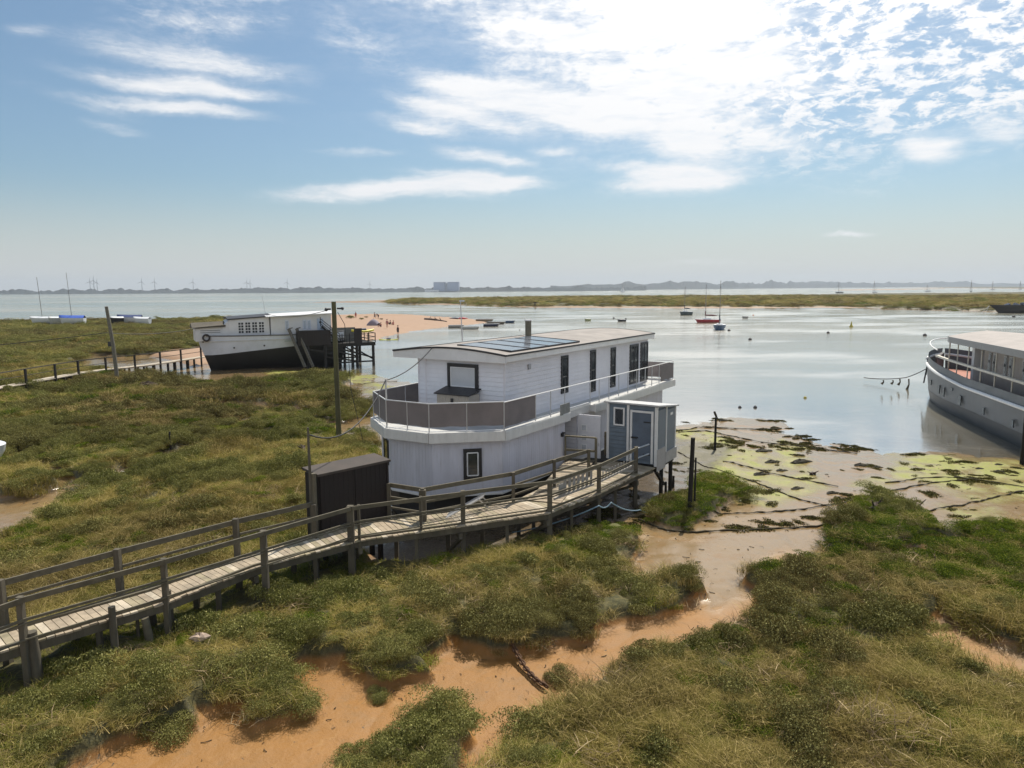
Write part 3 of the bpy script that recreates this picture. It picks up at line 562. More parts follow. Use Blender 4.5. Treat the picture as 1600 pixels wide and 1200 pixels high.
for r0, r1, df_, sc in shells:
    x, y = cand(r0, r1, 34*df_); z, mm, md, al, sa = lookup(x, y)
    nz = fbm(x, y, 2.6, 80, 4)+.25*RNG.normal(0, .5, x.size); sc_ = zone(x, y, SCRZ); gr = zone(x, y, GRNZ)
    ok = mm > .30; hp = sdist(x, y, HOUSEP); dk = sdist(x, y, DECKP); ok &= hp < .2
    edge = (md < 1.0*max(1, r0/40)) | (mm < .97)
    s0 = sc*(.6+.75*RNG.random(x.size))
    ps = np.where(sc_ > 0, .50, np.where(gr > 0, .16, .10))+.30*edge+.6*nz*(r0 < 90)
    pg = np.where(gr > 0, .60, .10)+.75*nz+al*.8+np.where(r0 > 90, .15, 0)
    u = RNG.random(x.size)
    isS = (u < ps)&(RNG.random(x.size) < (.36 if r0 < 28 else .62)); isG = ~(u < ps) & (RNG.random(x.size) < pg); isD = ~(u < ps) & ~isG
    g2 = (zone(x, y, GRNZ[1:3]) > 0) if r0 < 50 else (x > 1e9); fl = g2 & (RNG.random(x.size) < .6); isS &= ~fl; isD &= ~fl; isG |= fl
    isGs = (isG & fl & (RNG.random(x.size) < .75)) | isG & (RNG.random(x.size) < .5); isG = isG & ~isGs
    isS |= (ok & (r0 >= 90) & (r1 <= 210)&(RNG.random(x.size) < .55)); isD &= ~isS; isG &= ~isS
    under = dk > -.1; dl = np.full(x.shape, 99.)
    if 20 < r0 < 90:
        for ln_, _ in DITCH: dl = np.minimum(dl, pdist(x, y, ln_))
        rim = ok & (dl < 1.5) & (RNG.random(x.size) < .8) & (fbm(x, y, 5., 130, 2) > -.08) & (md > .5); isS |= rim; isD &= ~rim; isG &= ~rim; isGs &= ~rim
    else: rim = ok & False
    for key, sel, kz in (('scrub', isS & ~under, 1.), ('green', isG | (under & (u < .35)), .8), ('samph', isGs & ~under, .9), ('dry', isD & ~under, .9)):
        q = ok & sel & (md > (.12 if key == 'scrub' else .02)*(r0 < 28)-.5*(r0 >= 28))
        if key in ('dry', 'green'): q &= ~(under & (RNG.random(x.size) < .5))
        if key == 'scrub' and r0 < 28: s0_ = s0; s0 = s0*np.where(RNG.random(x.size) < .3, 1.35, .8); kz = 1.25
        zz = np.where(r0 < 80, kz*s0, kz*s0*(.75 if r0 < 200 else .42)); zz = np.where(rim, zz*1.55, zz); zz = zz*(.75+.55*np.clip(fbm(x, y, .8, 90)+.5, 0, 1))
        n = q.sum(); wind = .6+fbm(x[q], y[q], 6., 95)*3.
        rot = np.stack([RNG.normal(0, .14, n), RNG.normal(0, .14, n), np.where(RNG.random(n) < .65, wind, RNG.random(n)*6.3)], 1)
        acc_[key].append((np.stack([x[q], y[q], z[q]-.02*sc], 1), rot, np.stack([s0[q], s0[q], zz[q]], 1)))
        if key == 'scrub' and r0 < 28: s0 = s0_
x, y = cand(8, 32, 3.4); z, mm, md, al, sa = lookup(x, y); nz = fbm(x, y, 1.5, 85); q = ((mm > .5) & (nz > .05)) | ((mm > .05) & (mm < .6)) ; q &= (RNG.random(x.size) < .6)&(sdist(x, y, DECKP) < 0)&(sdist(x, y, HOUSEP) < 0)
n = q.sum(); s0 = .6+.9*RNG.random(n); acc_['litter'].append((np.stack([x[q], y[q], z[q]+.05], 1), np.stack([RNG.normal(0, .2, n), RNG.normal(0, .2, n), RNG.random(n)*6.3], 1), np.stack([s0, s0, s0*.7], 1)))
M_weed = leafmat('seaweed', ((.050, .042, .014), (.085, .075, .018), (.15, .15, .03), (.030, .024, .012)), .8, 0)
PO['weed'] = [bpy.data.objects.new('proto_weed', bush_proto('we_a', M_weed, 420, .30, .10, .028, 21, 8)), bpy.data.objects.new('proto_weed', bush_proto('we_b', M_weed, 300, .34, .08, .03, 22, 10))]; acc_['weed'] = []
x, y = cand(20, 62, 7.); z, mm, md, al, sa = lookup(x, y); nz = fbm(x*1.0+y*.4, y*2.2-x*.9, 2.6, 120, 4)
q = (mm < .15) & (z > ZW-.03) & (sa < .3) & (x > 2) & (sdist(x, y, HOUSEP) < -.5) & (((nz > .22)) | ((al > .3) & (RNG.random(x.size) < .10)) | ((md > -.5) & (RNG.random(x.size) < .30)))
q &= (y > 23)
n = q.sum(); s0 = .5+.9*RNG.random(n); acc_['weed'].append((np.stack([x[q], y[q], z[q]-.015], 1), np.stack([0*s0, 0*s0, RNG.random(n)*6.3], 1), np.stack([s0*1.2, s0*.7, s0*.7], 1)))
for k, nm in (('weed', 'seaweed'), ('dry', 'dry_grass'), ('green', 'green_grass'), ('scrub', 'sea_purslane'), ('samph', 'samphire'), ('litter', 'dead_stalks')):
    a = acc_[k]; scatter(nm, PO[k], np.concatenate([p[0] for p in a]), np.concatenate([p[1] for p in a]), np.concatenate([p[2] for p in a]))
    print(nm, sum(len(p[0]) for p in a))
# bushes one can tell apart along the creek: each a thing of its own
BU = [bush_proto('bush_leaves_%d' % i, M_pur, 12000, .62, .50, .0145, 50+i, 13) for i in range(3)]
BG = [bush_proto('bush_green_%d' % i, M_sam, 2600, .4, .34, .024, 60+i, 9) for i in range(2)]
tw = MB()
for i in range(9):
    a = i*.7; tw.tube([(0, 0, -.1), (.16*cos(a), .16*sin(a), .14), (.36*cos(a+.2), .36*sin(a+.2), .34)], [.016, .011, .004], 5)
twm = mat('bush_stem', (.10, .07, .045), .9)
bushes = [(700, 1098, 1.05, 'rounded grey green bush at the top of the creek islet, bottom centre'), (660, 1150, .95, 'grey green bush below the rounded one on the creek islet'), (728, 1112, .55, 'small bush at the right tip of the creek islet'), (560, 1180, .95, 'wide low bush at the lower left of the creek islet'), (620, 1190, .9, 'bush at the very bottom edge of the creek islet'),
 (468, 1098, 1.0, 'bushy clump overhanging the orange mud at the left creek corner'), (265, 1130, 1.15, 'big rounded dark bush at the lower left mud edge'), (615, 1040, 1.05, 'dark spreading bush hanging over the mud under the middle bank'), (597, 1075, .6, 'small dark bush poking out onto the mud below the middle bank'), (662, 1010, .75, 'small round bush left of the middle creek inlet'),
 (875, 1052, .8, 'dark round bush beside the lower end of the rusty chain'), (920, 985, .8, 'dark bush at the creek narrows above the mud'), (1062, 915, 1.15, 'large grey green bush on the pointed tip left of the wide creek'), (1365, 870, 1.15, 'pale rounded bush in the green scrub right of the creek'), (1470, 972, .5, 'small dark bush at the edge of the right-hand pool'),
 (840, 990, .9, 'dark bush on the bank above the top of the rusty chain'), (355, 672, 1.5, 'single bright green rounded bush in the left marsh, left of the tall pole')]
for k, (x, y, s_, lb) in enumerate(bushes):
    g = G(x, y, .1); g[2] = gz(g[0], g[1]); o = thing('bush', lb, 'bush', (g[0], g[1], g[2]-.06), k*1.7, 'bushes standing out of the marsh'); o.scale = (s_, s_, s_*.92)
    lm = bpy.data.objects.new('foliage', BU[k % 3]); S.collection.objects.link(lm); lm.parent = o
    if k == 0: stem_me = tw.build('stem', twm, o).data
    else: so_ = bpy.data.objects.new('stem', stem_me); S.collection.objects.link(so_); so_.parent = o
# ================================================================== materials for built things
wallw = mat('siding_grey', (.76, .77, .81), .6, .05, 1.2, dirt=.10, dirtcol=(.35, .34, .33), bump=.1, bs=12)
wallr = mat('siding_light', (.72, .71, .74), .6, .05, 1.2, dirt=.10, dirtcol=(.35, .34, .33), bump=.1, bs=12)
hullw = mat('hull_boards', (.57, .57, .63), .6, .07, 1.1, dirt=.30, dirtcol=(.34, .32, .29), bump=.12, bs=9, stretch=(2.2, 2.2, .3))
trimw = mat('trim_white', (.74, .74, .73), .5, .05, 2, dirt=.18, dirtcol=(.40, .38, .34))
roofm = mat('roof_felt', (.30, .268, .242), .8, .22, .7, dirt=.4, dirtcol=(.27, .225, .19), bump=.2, bs=20)
edgem = mat('roof_edge', (.03, .03, .033), .5)
framem = mat('frame_black', (.018, .019, .022), .4)
glass = mat('glass_dark', (.03, .036, .04), .06, .3, 1.5, spec=.9)
blind = mat('blind', (.52, .55, .58), .35, .05, 2, spec=.8)
steel = mat('rail_steel', (.55, .56, .58), .35, .08, 3, metal=.6)
screenm = mat('mesh_screen', (.20, .175, .17), .8, .12, 1.4, bump=.3, bs=60)
deckgrey = mat('deck_grey', (.50, .50, .49), .7, .1, 1.5, dirt=.25, dirtcol=(.3, .29, .26))
blackhull = mat('pontoon_black', (.022, .02, .018), .7, .3, 1.5)
shedb = mat('shed_blue', (.145, .185, .225), .6, .12, 2, bump=.15, bs=14)
shedg = mat('shed_panel_grey', (.20, .225, .25), .7, .08, 2)
woodg = mat('weathered_deck', (.36, .29, .205), .8, .25, 3, stretch=(1, 1, 1), dirt=.35, dirtcol=(.18, .16, .10), bump=.3, bs=30)
woodd = mat('weathered_post', (.10, .085, .06), .85, .3, 3, stretch=(1, 1, .3), dirt=.4, dirtcol=(.09, .09, .04), bump=.4, bs=30)
woodr = mat('weathered_rail', (.125, .108, .072), .8, .25, 4, dirt=.3, dirtcol=(.13, .12, .07), bump=.3, bs=30)
brownm = mat('brown_boards', (.014, .009, .008), .7, .25, 2, bump=.2, bs=20)
brownroof = mat('brown_roof', (.075, .060, .050), .85, .25, 1.5, dirt=.4, dirtcol=(.06, .05, .04))
mosspole = mat('mossy_pole', (.10, .095, .045), .9, .25, 3, stretch=(1, 1, .15), dirt=.3, dirtcol=(.05, .055, .02), bump=.3, bs=30)
darkwood = mat('tarred_wood', (.013, .011, .009), .8, .3, 3, dirt=.3, dirtcol=(.03, .025, .018))
cablem = mat('cable', (.03, .03, .03), .6)
ropem = mat('weedy_rope', (.055, .043, .022), .95, .3, 6, bump=.6, bs=30)
redm = mat('hull_red', (.33, .035, .04), .45); bluem = mat('hull_blue', (.03, .07, .13), .45); navy = mat('navy', (.015, .02, .05), .5)
yellow = mat('kayak_yellow', (.66, .55, .03), .4, .05); rust = mat('rusty_iron', (.12, .062, .030), .9, .35, 9, dirt=.5, dirtcol=(.04, .025, .018), bump=.6, bs=40)
greyp = mat('hull_grey', (.12, .13, .135), .5, .18, .8, dirt=.35, dirtcol=(.10, .095, .08), bump=.08, bs=6)
canvas = mat('canopy', (.40, .36, .33), .85, .14, .8, dirt=.2, dirtcol=(.3, .26, .23))
orange = mat('deck_red', (.40, .17, .12), .75, .15, 1.2); cream = mat('cream_wood', (.60, .56, .47), .6, .1)
# ================================================================== main houseboat
HR = radians(57.5)
H = thing('houseboat', 'two-storey pale grey houseboat with a curved flat roof, solar panels and screened bow balcony', 'houseboat', (-.262, 25.105, 0), HR)
def lap(mb, p, q, z0, z1, step=.165, t=.018, mi=0):      # horizontal lapped boards from p to q, outside on the right of p->q
    p = Vector((*p, 0)); q = Vector((*q, 0)); d = (q-p).normalized(); n = Vector((d.y, -d.x, 0)); k = max(1, round((z1-z0)/step)); s_ = (z1-z0)/k
    for i in range(k):
        a = z0+i*s_; b_ = a+s_
        a += .016; t = .028
        P0 = [p+n*t+Vector((0, 0, a)), q+n*t+Vector((0, 0, a)), q+n*.004+Vector((0, 0, b_)), p+n*.004+Vector((0, 0, b_)), p+Vector((0, 0, a)), q+Vector((0, 0, a))]
        mb.add(P0, [(0, 1, 2, 3), (4, 5, 1, 0)], mi)
def vert(mb, p, q, z0, z1, step=.14, t=.008, gap=.006, mi=0):
    p = Vector((*p, 0)); q = Vector((*q, 0)); L = (q-p).length; d = (q-p)/L; n = Vector((d.y, -d.x, 0)); k = max(1, round(L/step)); s_ = L/k
    for i in range(k):
        a = p+d*(i*s_+gap/2)+n*(t/2); b_ = p+d*((i+1)*s_-gap/2)+n*(t/2); m_ = (a+b_)/2
        mb.box((m_.x, m_.y, (z0+z1)/2), (s_-gap, t, z1-z0), atan2(d.y, d.x), mi)
def window(parent, p, q, z0, z1, fw=.07, pane=None, mull=(), proud=.05, inner=None, label=None):
    p = Vector((*p, 0)); q = Vector((*q, 0)); L = (q-p).length; d = (q-p)/L; n = Vector((d.y, -d.x, 0)); a = atan2(d.y, d.x)
    m = MB(); c = lambda s_, z, o_=proud/2: (p.x+d.x*s_+n.x*o_, p.y+d.y*s_+n.y*o_, z)
    m.box(c(fw/2, (z0+z1)/2), (fw, proud, z1-z0), a); m.box(c(L-fw/2, (z0+z1)/2), (fw, proud, z1-z0), a)
    m.box(c(L/2, z0+fw/2), (L-2*fw, proud, fw), a); m.box(c(L/2, z1-fw/2), (L-2*fw, proud, fw), a)
    for s_ in mull: m.box(c(L*s_, (z0+z1)/2), (.05, proud*.9, z1-z0-2*fw), a)
    f = m.build('window', framem if inner is None else inner, parent, label)
    m = MB(); m.box(c(L/2, (z0+z1)/2, .026), (L-2*fw, .012, z1-z0-2*fw), a); m.build('pane', pane or glass, f); return f
ZD = 3.17; Lc = 13.5; Wc = 3.9
# upper cabin
m = MB(); m.bb(0, Lc, 0, Wc, ZD, 5.5)
lap(m, (0, 0), (Lc, 0), ZD, 5.5, mi=1); lap(m, (0, Wc), (0, 0), ZD, 5.5); lap(m, (Lc, Wc), (0, Wc), ZD, 5.5); lap(m, (Lc, 0), (Lc, Wc), ZD, 5.5)
cabin = m.build('upper_cabin', [wallw, wallr], H)
m = MB(); 
for (x, y) in ((-.012, -.012), (-.012, Wc+.012), (-.012, 3.56)): m = MB(); m.bb(x-.02, x+.05, y-.02, y+.05, ZD, 5.48); m.build('corner_trim', wallr, cabin)
for i, (u0, u1, z0, z1) in enumerate([(4.15, 4.74, 3.74, 5.28), (6.8, 7.33, 3.47, 5.31), (8.93, 9.45, 3.42, 5.27), (11.14, 12.19, 3.3, 5.25), (12.5, 13.45, 3.3, 5.27)]):
    window(cabin, (u0, -.012), (u1, -.012), z0, z1, .09 if i < 3 else .1, mull=(.5,) if i > 2 else ())
window(cabin, (-.012, 2.51), (-.012, 1.12), 4.25, 5.27, .13, pane=blind, proud=.07)
m = MB(); m.bb(-.075, -.03, 1.22, 1.26, 4.40, 5.15); m.bb(-.075, -.03, 2.33, 2.37, 4.40, 5.15); m.bb(-.075, -.03, 1.26, 2.33, 4.40, 4.44); m.bb(-.075, -.03, 1.26, 2.33, 5.11, 5.15); m.build('inner_frame', white, cabin)
m = MB(); m.bb(1.55, 1.72, -.07, -.012, 5.0, 5.2); m.build('vent', mat('vent_grey', (.35, .36, .38), .5), cabin)
# roof: shallow barrel, near eave at v=-.26, far eave at v=4.95
def roofz(v): t_ = (v+.26)/5.2; return 5.69+.20*sin(pi*min(max(t_*1.0, 0), 1))-.02*t_
RV = [-.26+5.2*i/12 for i in range(13)]; u0, u1 = -.3, 13.75
m = MB(); m.loft([[(u, v, roofz(v)) for v in RV] for u in (u0, u1)], 0, True)
m.loft([[(u, v, roofz(v)-.20) for v in RV][::-1] for u in (u0, u1)], 0, False)
roof = m.build('roof', roofm, H)
m = MB()
for u, n_ in ((u0, -1), (u1, 1)):
    secs = [[(u, v, roofz(v)-.04), (u, v, 5.40), (u-n_*.03, v, 5.40), (u-n_*.03, v, roofz(v)-.04)] for v in RV]; m.loft(secs, 0, False, True, True)
m.bb(u0+.0, u1, -.262, -.232, 5.44, 5.65); m.bb(u0, u1, 4.94, 4.97, 5.42, 5.63); m.build('fascia', trimw, roof)
m = MB()
for u in (u0, u1): m.loft([[(u-.03, v, roofz(v)-.05), (u-.03, v, roofz(v)+.015), (u+.03, v, roofz(v)+.015), (u+.03, v, roofz(v)-.05)] for v in RV], 0, False, True, True)
m.bb(u0, u1, -.30, -.25, 5.645, 5.705); m.bb(u0, u1, 4.95, 5.0, 5.62, 5.69); m.build('roof_edge', edgem, roof)
# solar panels
pvm = mat('solar_glass', (.12, .135, .16), .16, .1, 2, spec=1.0)
for i in range(4):
    a, b_ = .45+i*1.36, .45+i*1.36+1.33; s_ = 0
    m = MB(); vs = [(-.02+i*0, 2.42)]
    for (x0, x1) in ((a, b_),): m.add([(x0, .02, roofz(.02)+.06), (x1, .02, roofz(.02)+.06), (x1, 2.4, roofz(2.4)+.04), (x0, 2.4, roofz(2.4)+.04)], [(0, 1, 2, 3)]); m.add([(x0, .02, roofz(.02)), (x1, .02, roofz(.02)), (x1, .02, roofz(.02)+.06), (x0, .02, roofz(.02)+.06)], [(0, 1, 2, 3)], 1)
    m.beam((a, .02, roofz(.02)+.05), (a, 2.4, roofz(2.4)+.03), .04, .05, 1); m.beam((b_, .02, roofz(.02)+.05), (b_, 2.4, roofz(2.4)+.03), .04, .05, 1)
    m.beam((a, 2.4, roofz(2.4)+.02), (b_, 2.4, roofz(2.4)+.02), .04, .05, 1); m.beam((a, .02, roofz(.02)+.04), (b_, .02, roofz(.02)+.04), .04, .05, 1)
    m.build('solar_panel', [pvm, edgem], H)
m = MB(); m.tube([(6.6, 3.0, 5.8), (6.6, 3.0, 6.55)], .14, 12); ch = m.build('chimney', mat('flue', (.13, .12, .085), .6, .2), H)
m = MB(); m.tube([(6.6, 3.0, 6.55), (6.6, 3.0, 6.62)], .17, 12); m.build('chimney_cap', trimw, ch)
m = MB(); m.tube([(6.6, 3, 5.78), (6.6, 3, 5.86)], .2, 12); m.build('flashing', trimw, ch)
# deck plate, band and lower storey
OUT = [(-1.27, -.82), (3.12, -.98), (3.12, -.72), (5.3, -.72), (5.3, -1.0), (14.75, -1.05), (14.9, 4.6), (2.5, 5.1), (-1.68, 4.90), (-3.0, 3.03), (-2.94, 1.12)]
def inset(poly, d):
    c = []; n = len(poly)
    for i in range(n):
        a, b_, e = Vector(poly[i-1]), Vector(poly[i]), Vector(poly[(i+1) % n]); u = (b_-a).normalized(); w_ = (e-b_).normalized()
        n1 = Vector((-u.y, u.x)); n2 = Vector((-w_.y, w_.x)); nn = (n1+n2); nn = nn/max(nn.length_squared/2, .3); c.append(tuple(b_+nn*d))
    return c
m = MB(); m.prism(OUT, 2.93, 3.19); m.build('deck', [deckgrey], H)
m = MB()
for i in range(len(OUT)):
    if i in (1, 3): continue
    a, b_ = OUT[i], OUT[(i+1) % len(OUT)]; d = (Vector(b_)-Vector(a)).normalized(); n = Vector((d.y, -d.x))*.02
    m.beam((a[0]+n.x, a[1]+n.y, 3.04), (b_[0]+n.x, b_[1]+n.y, 3.055), .04, .30)
    m.beam((a[0]-n.x, a[1]-n.y, 3.21), (b_[0]-n.x, b_[1]-n.y, 3.21), .10, .05)
m.build('deck_fascia', mat('band_white', (.66, .65, .62), .55, .06, 2, dirt=.3, dirtcol=(.42, .40, .36), stretch=(2, 2, .5)), H)
LW = [(-1.10, -.60), (3.1, -.76), (3.1, .25), (4.32, .25), (4.32, -.66), (14.1, -.62), (14.1, 4.5), (-1.45, 4.62), (-2.74, 2.97), (-2.74, 1.16)]
m = MB(); zb = 1.02; m.prism(LW, zb, 2.9)
for i in range(len(LW)):
    a, b_ = LW[i], LW[(i+1) % len(LW)]
    if i in (1, 3): lap(m, a, b_, zb, 2.9, mi=1)
    elif i != 2: vert(m, a, b_, zb, 2.9)
low = m.build('lower_storey', [hullw, wallr], H)
def seg(a, b_, t0, t1):
    a, b_ = Vector(a), Vector(b_); d = (b_-a).normalized(); n = Vector((d.y, -d.x))*.014
    return tuple(a+(b_-a)*t0+n), tuple(a+(b_-a)*t1+n)
# bow window: facet from LW[9] to LW[0]
p, q = seg(LW[9], LW[0], .44, .70); window(low, p, q, 1.55, 2.62, .09, proud=.06)
p, q = seg(LW[9], LW[0], .44, .70); p = Vector(p); q = Vector(q); m = MB(); d = (q-p).normalized(); n = Vector((d.y, -d.x)); a_ = p+d*.13+n*.05; b2 = q-d*.13+n*.05
for z in (1.69, 2.48): m.beam((*a_, z), (*b2, z), .03, .035)
for e in (a_, b2): m.beam((*e, 1.69), (*e, 2.48), .035, .03, up=(1, 0, 0))
m.build('inner_frame', trimw, low)
p, q = seg(LW[7], LW[8], .35, .75); window(low, p, q, 1.75, 2.65, .07)
# entry recess: dark doorway, side lights and the open door
m = MB(); m.bb(3.6, 4.25, .20, .235, 1.25, 2.86); m.build('doorway', glass, low)
m = MB(); m.bb(3.18, 3.45, .19, .235, 1.5, 2.8); m.build('pane', glass, low)
for u in (3.52, 4.27, 3.14): m = MB(); m.bb(u-.05, u+.05, .12, .24, 1.2, 2.88); m.build('door_post', mat('frame_grey', (.20, .20, .20), .6), low)
dr = thing('door', 'x', 'x', (4.30, -.74, 0), radians(-86)); 
for k_ in ('label', 'category'): del dr[k_]
dr.parent = H
m = MB(); m.bb(0, .98, -.035, .035, 1.22, 2.95)
for z in (2.5, 2.12, 1.72): pass
door = m.build('door_leaf', mat('door_white', (.70, .70, .74), .45, .04), dr)
for z in (2.42, 2.02, 1.62):
    m = MB(); m.bb(.16, .40, -.045, -.036, z-.13, z+.13); f = m.build('door_light', mat('bright_trim', (.78, .78, .78), .4), dr)
    m = MB(); m.bb(.19, .37, -.050, -.0455, z-.10, z+.10); m.build('pane', mat('frosted', (.50, .52, .56), .2), f)
m = MB(); m.tube([(.82, -.09, 1.55), (.82, -.09, 2.1)], .016, 6); m.box((.82, -.06, 1.62), (.03, .06, .03)); m.box((.82, -.06, 2.02), (.03, .06, .03)); m.bb(.88, .93, -.05, -.036, 1.72, 1.84); m.build('door_handle', steel, dr)
m = MB(); m.box((2.85, -.80, 2.36), (.12, .1, .14)); m.box((2.85, -.86, 2.45), (.06, .12, .05)); m.build('wall_light', framem, low)
m = MB(); m.prism(inset(LW, .25), -.15, 1.02); m.build('pontoon', blackhull, H)
m = MB()
for i in range(len(LW)):
    if i in (1, 2, 3): continue
    a, b_ = LW[i], LW[(i+1) % len(LW)]; m.beam((*a, 1.0), (*b_, 1.0), .06, .07)
m.build('skirt_rail', trimw, low)
# railing round the deck
RL = [(2.2, 5.02), (-1.63, 4.82), (-2.92, 3.0), (-2.86, 1.16), (-1.22, -.76)]; RL2 = [(-1.22, -.76), (14.7, -.98), (14.8, 4.4)]
rz = lambda u: 4.22
m = MB(); m.tube([(*p, 4.22) for p in RL], .022, 6, sm=False); m.tube([(*p, 3.27) for p in RL], .015, 6, sm=False)
m.tube([(*p, 4.20) for p in RL2], .022, 6, sm=False); m.build('handrail', trimw, H)
m = MB(); m.tube([(.9, -.79, 3.33), (14.7, -.98, 3.33)], .013, 5); m.build('lower_rail', steel, H)
posts = [RL[0], RL[1], RL[2], RL[3], RL[4]]+[tuple(Vector(RL[i]).lerp(Vector(RL[i+1]), .5)) for i in range(4)]+[(u, -.78-.0125*u) for u in (.82, 1.91, 3.0, 5.16, 6.0, 6.95, 7.95, 8.95, 9.95, 10.95, 11.8, 12.75, 14.65)]+[(14.8, 1.5), (14.8, 4.4)]
pst = None
for (u, v) in posts:
    if pst is None:
        m = MB(); m.tube([(0, 0, 3.18), (0, 0, 4.21)], .02, 6); pst = m.build('rail_post', steel, H); pst.location = (u, v, 0)
    else: c = pst.copy(); S.collection.objects.link(c); c.parent = H; c.location = (u, v, 0)
def panel(a, b_, z0, z1, nm='privacy_screen', mt=None):
    m = MB(); a = Vector(a); b_ = Vector(b_); L = (b_-a).length; d = (b_-a)/L; n = Vector((d.y, -d.x))
    N = 7; 
    secs = [[(a.x+d.x*L*i/N+n.x*.012*sin(i*1.9)+n.x*o_, a.y+d.y*L*i/N+n.y*.012*sin(i*1.9)+n.y*o_, z0+(.015*sin(i*2.3+a.x) if 0 < i < N else 0)) for o_ in (.0,)]+[(a.x+d.x*L*i/N, a.y+d.y*L*i/N, z1)] for i in range(N+1)]
    m.loft(secs, 0, True); sec2 = [[(p[0]-n.x*.008, p[1]-n.y*.008, p[2]) for p in s_][::-1] for s_ in secs]; m.loft(sec2, 0, True); return m.build(nm, mt or screenm, H)
for i in range(4): panel(RL[i], RL[i+1], 3.42, 4.2)
panel(RL2[0], (.82, -.79), 3.34, 4.19); panel((12.9, -.97), RL2[1], 3.3, 4.1); panel(RL2[1], (14.8, 1.6), 3.3, 4.1)
m = MB(); m.bb(2.35, 3.1, -.99, -.965, 3.2, 3.62); m.build('end_panel', mat('panel_grey', (.24, .24, .22), .7), H)
m = MB(); m.bb(3.1, 5.3, -.74, -.70, 2.93, 3.3); m.build('recess_fascia', trimw, H)
m = MB(); m.tube([(-2.9, 3.0, 3.2), (-2.9, 3.0, 4.95)], .03, 8); m.build('cable_post', mat('post_cream', (.62, .61, .58), .5), H)
m = MB(); m.tube([(3.2, 4.2, 5.8), (3.15, 4.2, 6.5), (3.1, 4.2, 7.55)], [.028, .022, .015], 6); m.box((3.2, 4.2, 7.5), (.3, .05, .06)); m.build('aerial_mast', steel, H)
# things standing on the bow balcony
def hl(u, v, z=0): a = HR; return (-.262+u*cos(a)-v*sin(a), 25.105+u*sin(a)+v*cos(a), z)
bx = thing('storage_box', 'cream plastic storage box with a sloping black lid under the bow balcony window', 'storage box', hl(-.38, 1.80, 3.2), HR)
m = MB(); m.bb(-.33, .33, -.72, .72, 0, 1.0); 
for i in range(14): m.bb(-.345, -.33, -.68+i*.1, -.61+i*.1, .06, .96)
m.build('body', mat('box_cream', (.46, .42, .36), .55, .05), bx)
m = MB(); m.add([(-.42, -.8, 1.03), (-.42, .8, 1.03), (.36, .8, 1.20), (.36, -.8, 1.20), (-.42, -.8, .99), (-.42, .8, .99), (.36, .8, 1.16), (.36, -.8, 1.16)], [(0, 3, 2, 1), (4, 5, 6, 7), (0, 1, 5, 4), (1, 2, 6, 5), (2, 3, 7, 6), (3, 0, 4, 7)]); m.build('lid', mat('lid_black', (.03, .028, .03), .45), bx)
m = MB(); m.box((-.36, 0, .8), (.05, .1, .14)); m.build('latch', framem, bx)
# ================================================================== blue shed at the end of the walkway
SH = thing('garden_shed', 'blue grey shed with white trim standing on stilts beside the houseboat', 'shed', hl(4.34, -4.05, 0), HR)
m = MB(); m.add([(0, 0, 1.25), (2.0, 0, 1.25), (2.0, 2.0, 1.25), (0, 2.0, 1.25), (0, 0, 3.56), (2.0, 0, 3.30), (2.0, 2.0, 3.3), (0, 2.0, 3.56)], [(0, 3, 2, 1), (4, 5, 6, 7), (0, 1, 5, 4), (1, 2, 6, 5), (2, 3, 7, 6), (3, 0, 4, 7)])
lap(m, (0, 2.0), (0, 0), 1.25, 3.52, .16, mi=0); wl = m.build('wall', [shedb, shedg], SH)
m = MB(); m.bb(.10, .88, -.05, -.02, 1.85, 3.36); m.bb(.98, 1.92, -.045, -.02, 1.55, 3.25); m.build('side_panel', shedg, SH)
m = MB()
for (x, y, w_, d_) in ((-.03, -.03, .1, .1), (.92, -.05, .08, .06), (2.0, -.03, .08, .1), (2.0, 2.0, .08, .08)): m = MB(); m.bb(x-.02, x+w_-.02, y-.02, y+d_-.02, 1.2, 3.5-.12*x); m.build('corner_trim', trimw, SH)
for y in (1.09, 1.94): m = MB(); m.bb(-.075, -.02, y, y+.09, 1.3, 3.5); m.build('corner_trim', trimw, SH)
m = MB(); m.add([(-.14, -.14, 3.60), (2.14, -.14, 3.32), (2.14, 2.14, 3.32), (-.14, 2.14, 3.60), (-.14, -.14, 3.54), (2.14, -.14, 3.26), (2.14, 2.14, 3.26), (-.14, 2.14, 3.54)], [(0, 1, 2, 3), (7, 6, 5, 4), (4, 5, 1, 0), (5, 6, 2, 1), (6, 7, 3, 2), (7, 4, 0, 3)]); m.build('roof', mat('shed_roof', (.5, .5, .5), .6, .1), SH)
m = MB(); m.bb(-.02, .88, -.075, -.05, 1.0, 1.85); m.bb(.88, 2.12, -.085, -.05, 1.15, 1.6); m.build('skirting', mat('skirt_pale', (.40, .375, .36), .7, .12, 2, dirt=.4, dirtcol=(.3, .25, .2)), SH)
f = window(SH, (-.03, 1.74), (-.03, 1.28), 2.66, 3.38, .06, inner=trimw, proud=.05)
m = MB(); m.bb(-.05, -.02, .18, .96, 1.4, 3.25); dd = m.build('door', mat('shed_door', (.11, .14, .185), .6, .12, 2), SH)
m = MB(); 
for z in [1.5+.17*i for i in range(11)]: m.bb(-.056, -.05, .2, .94, z, z+.15)
m.build('door_boards', mat('shed_door', (.11, .14, .185)), dd)
m = MB(); m.bb(-.08, -.02, .96, 1.04, 1.3, 3.33); m.bb(-.08, -.02, .10, .18, 1.3, 3.33); m.bb(-.08, -.02, .18, .96, 3.25, 3.33); m.build('door_frame', trimw, dd)
m = MB(); m.bb(-.10, -.056, .2, .48, 2.88, 2.92); m.build('hinge', framem, dd); m = MB(); m.bb(-.10, -.056, .2, .48, 1.62, 1.66); m.build('hinge', framem, dd)
m = MB(); m.bb(-.13, -.056, .72, .98, 2.24, 2.29); m.build('handle', framem, dd)
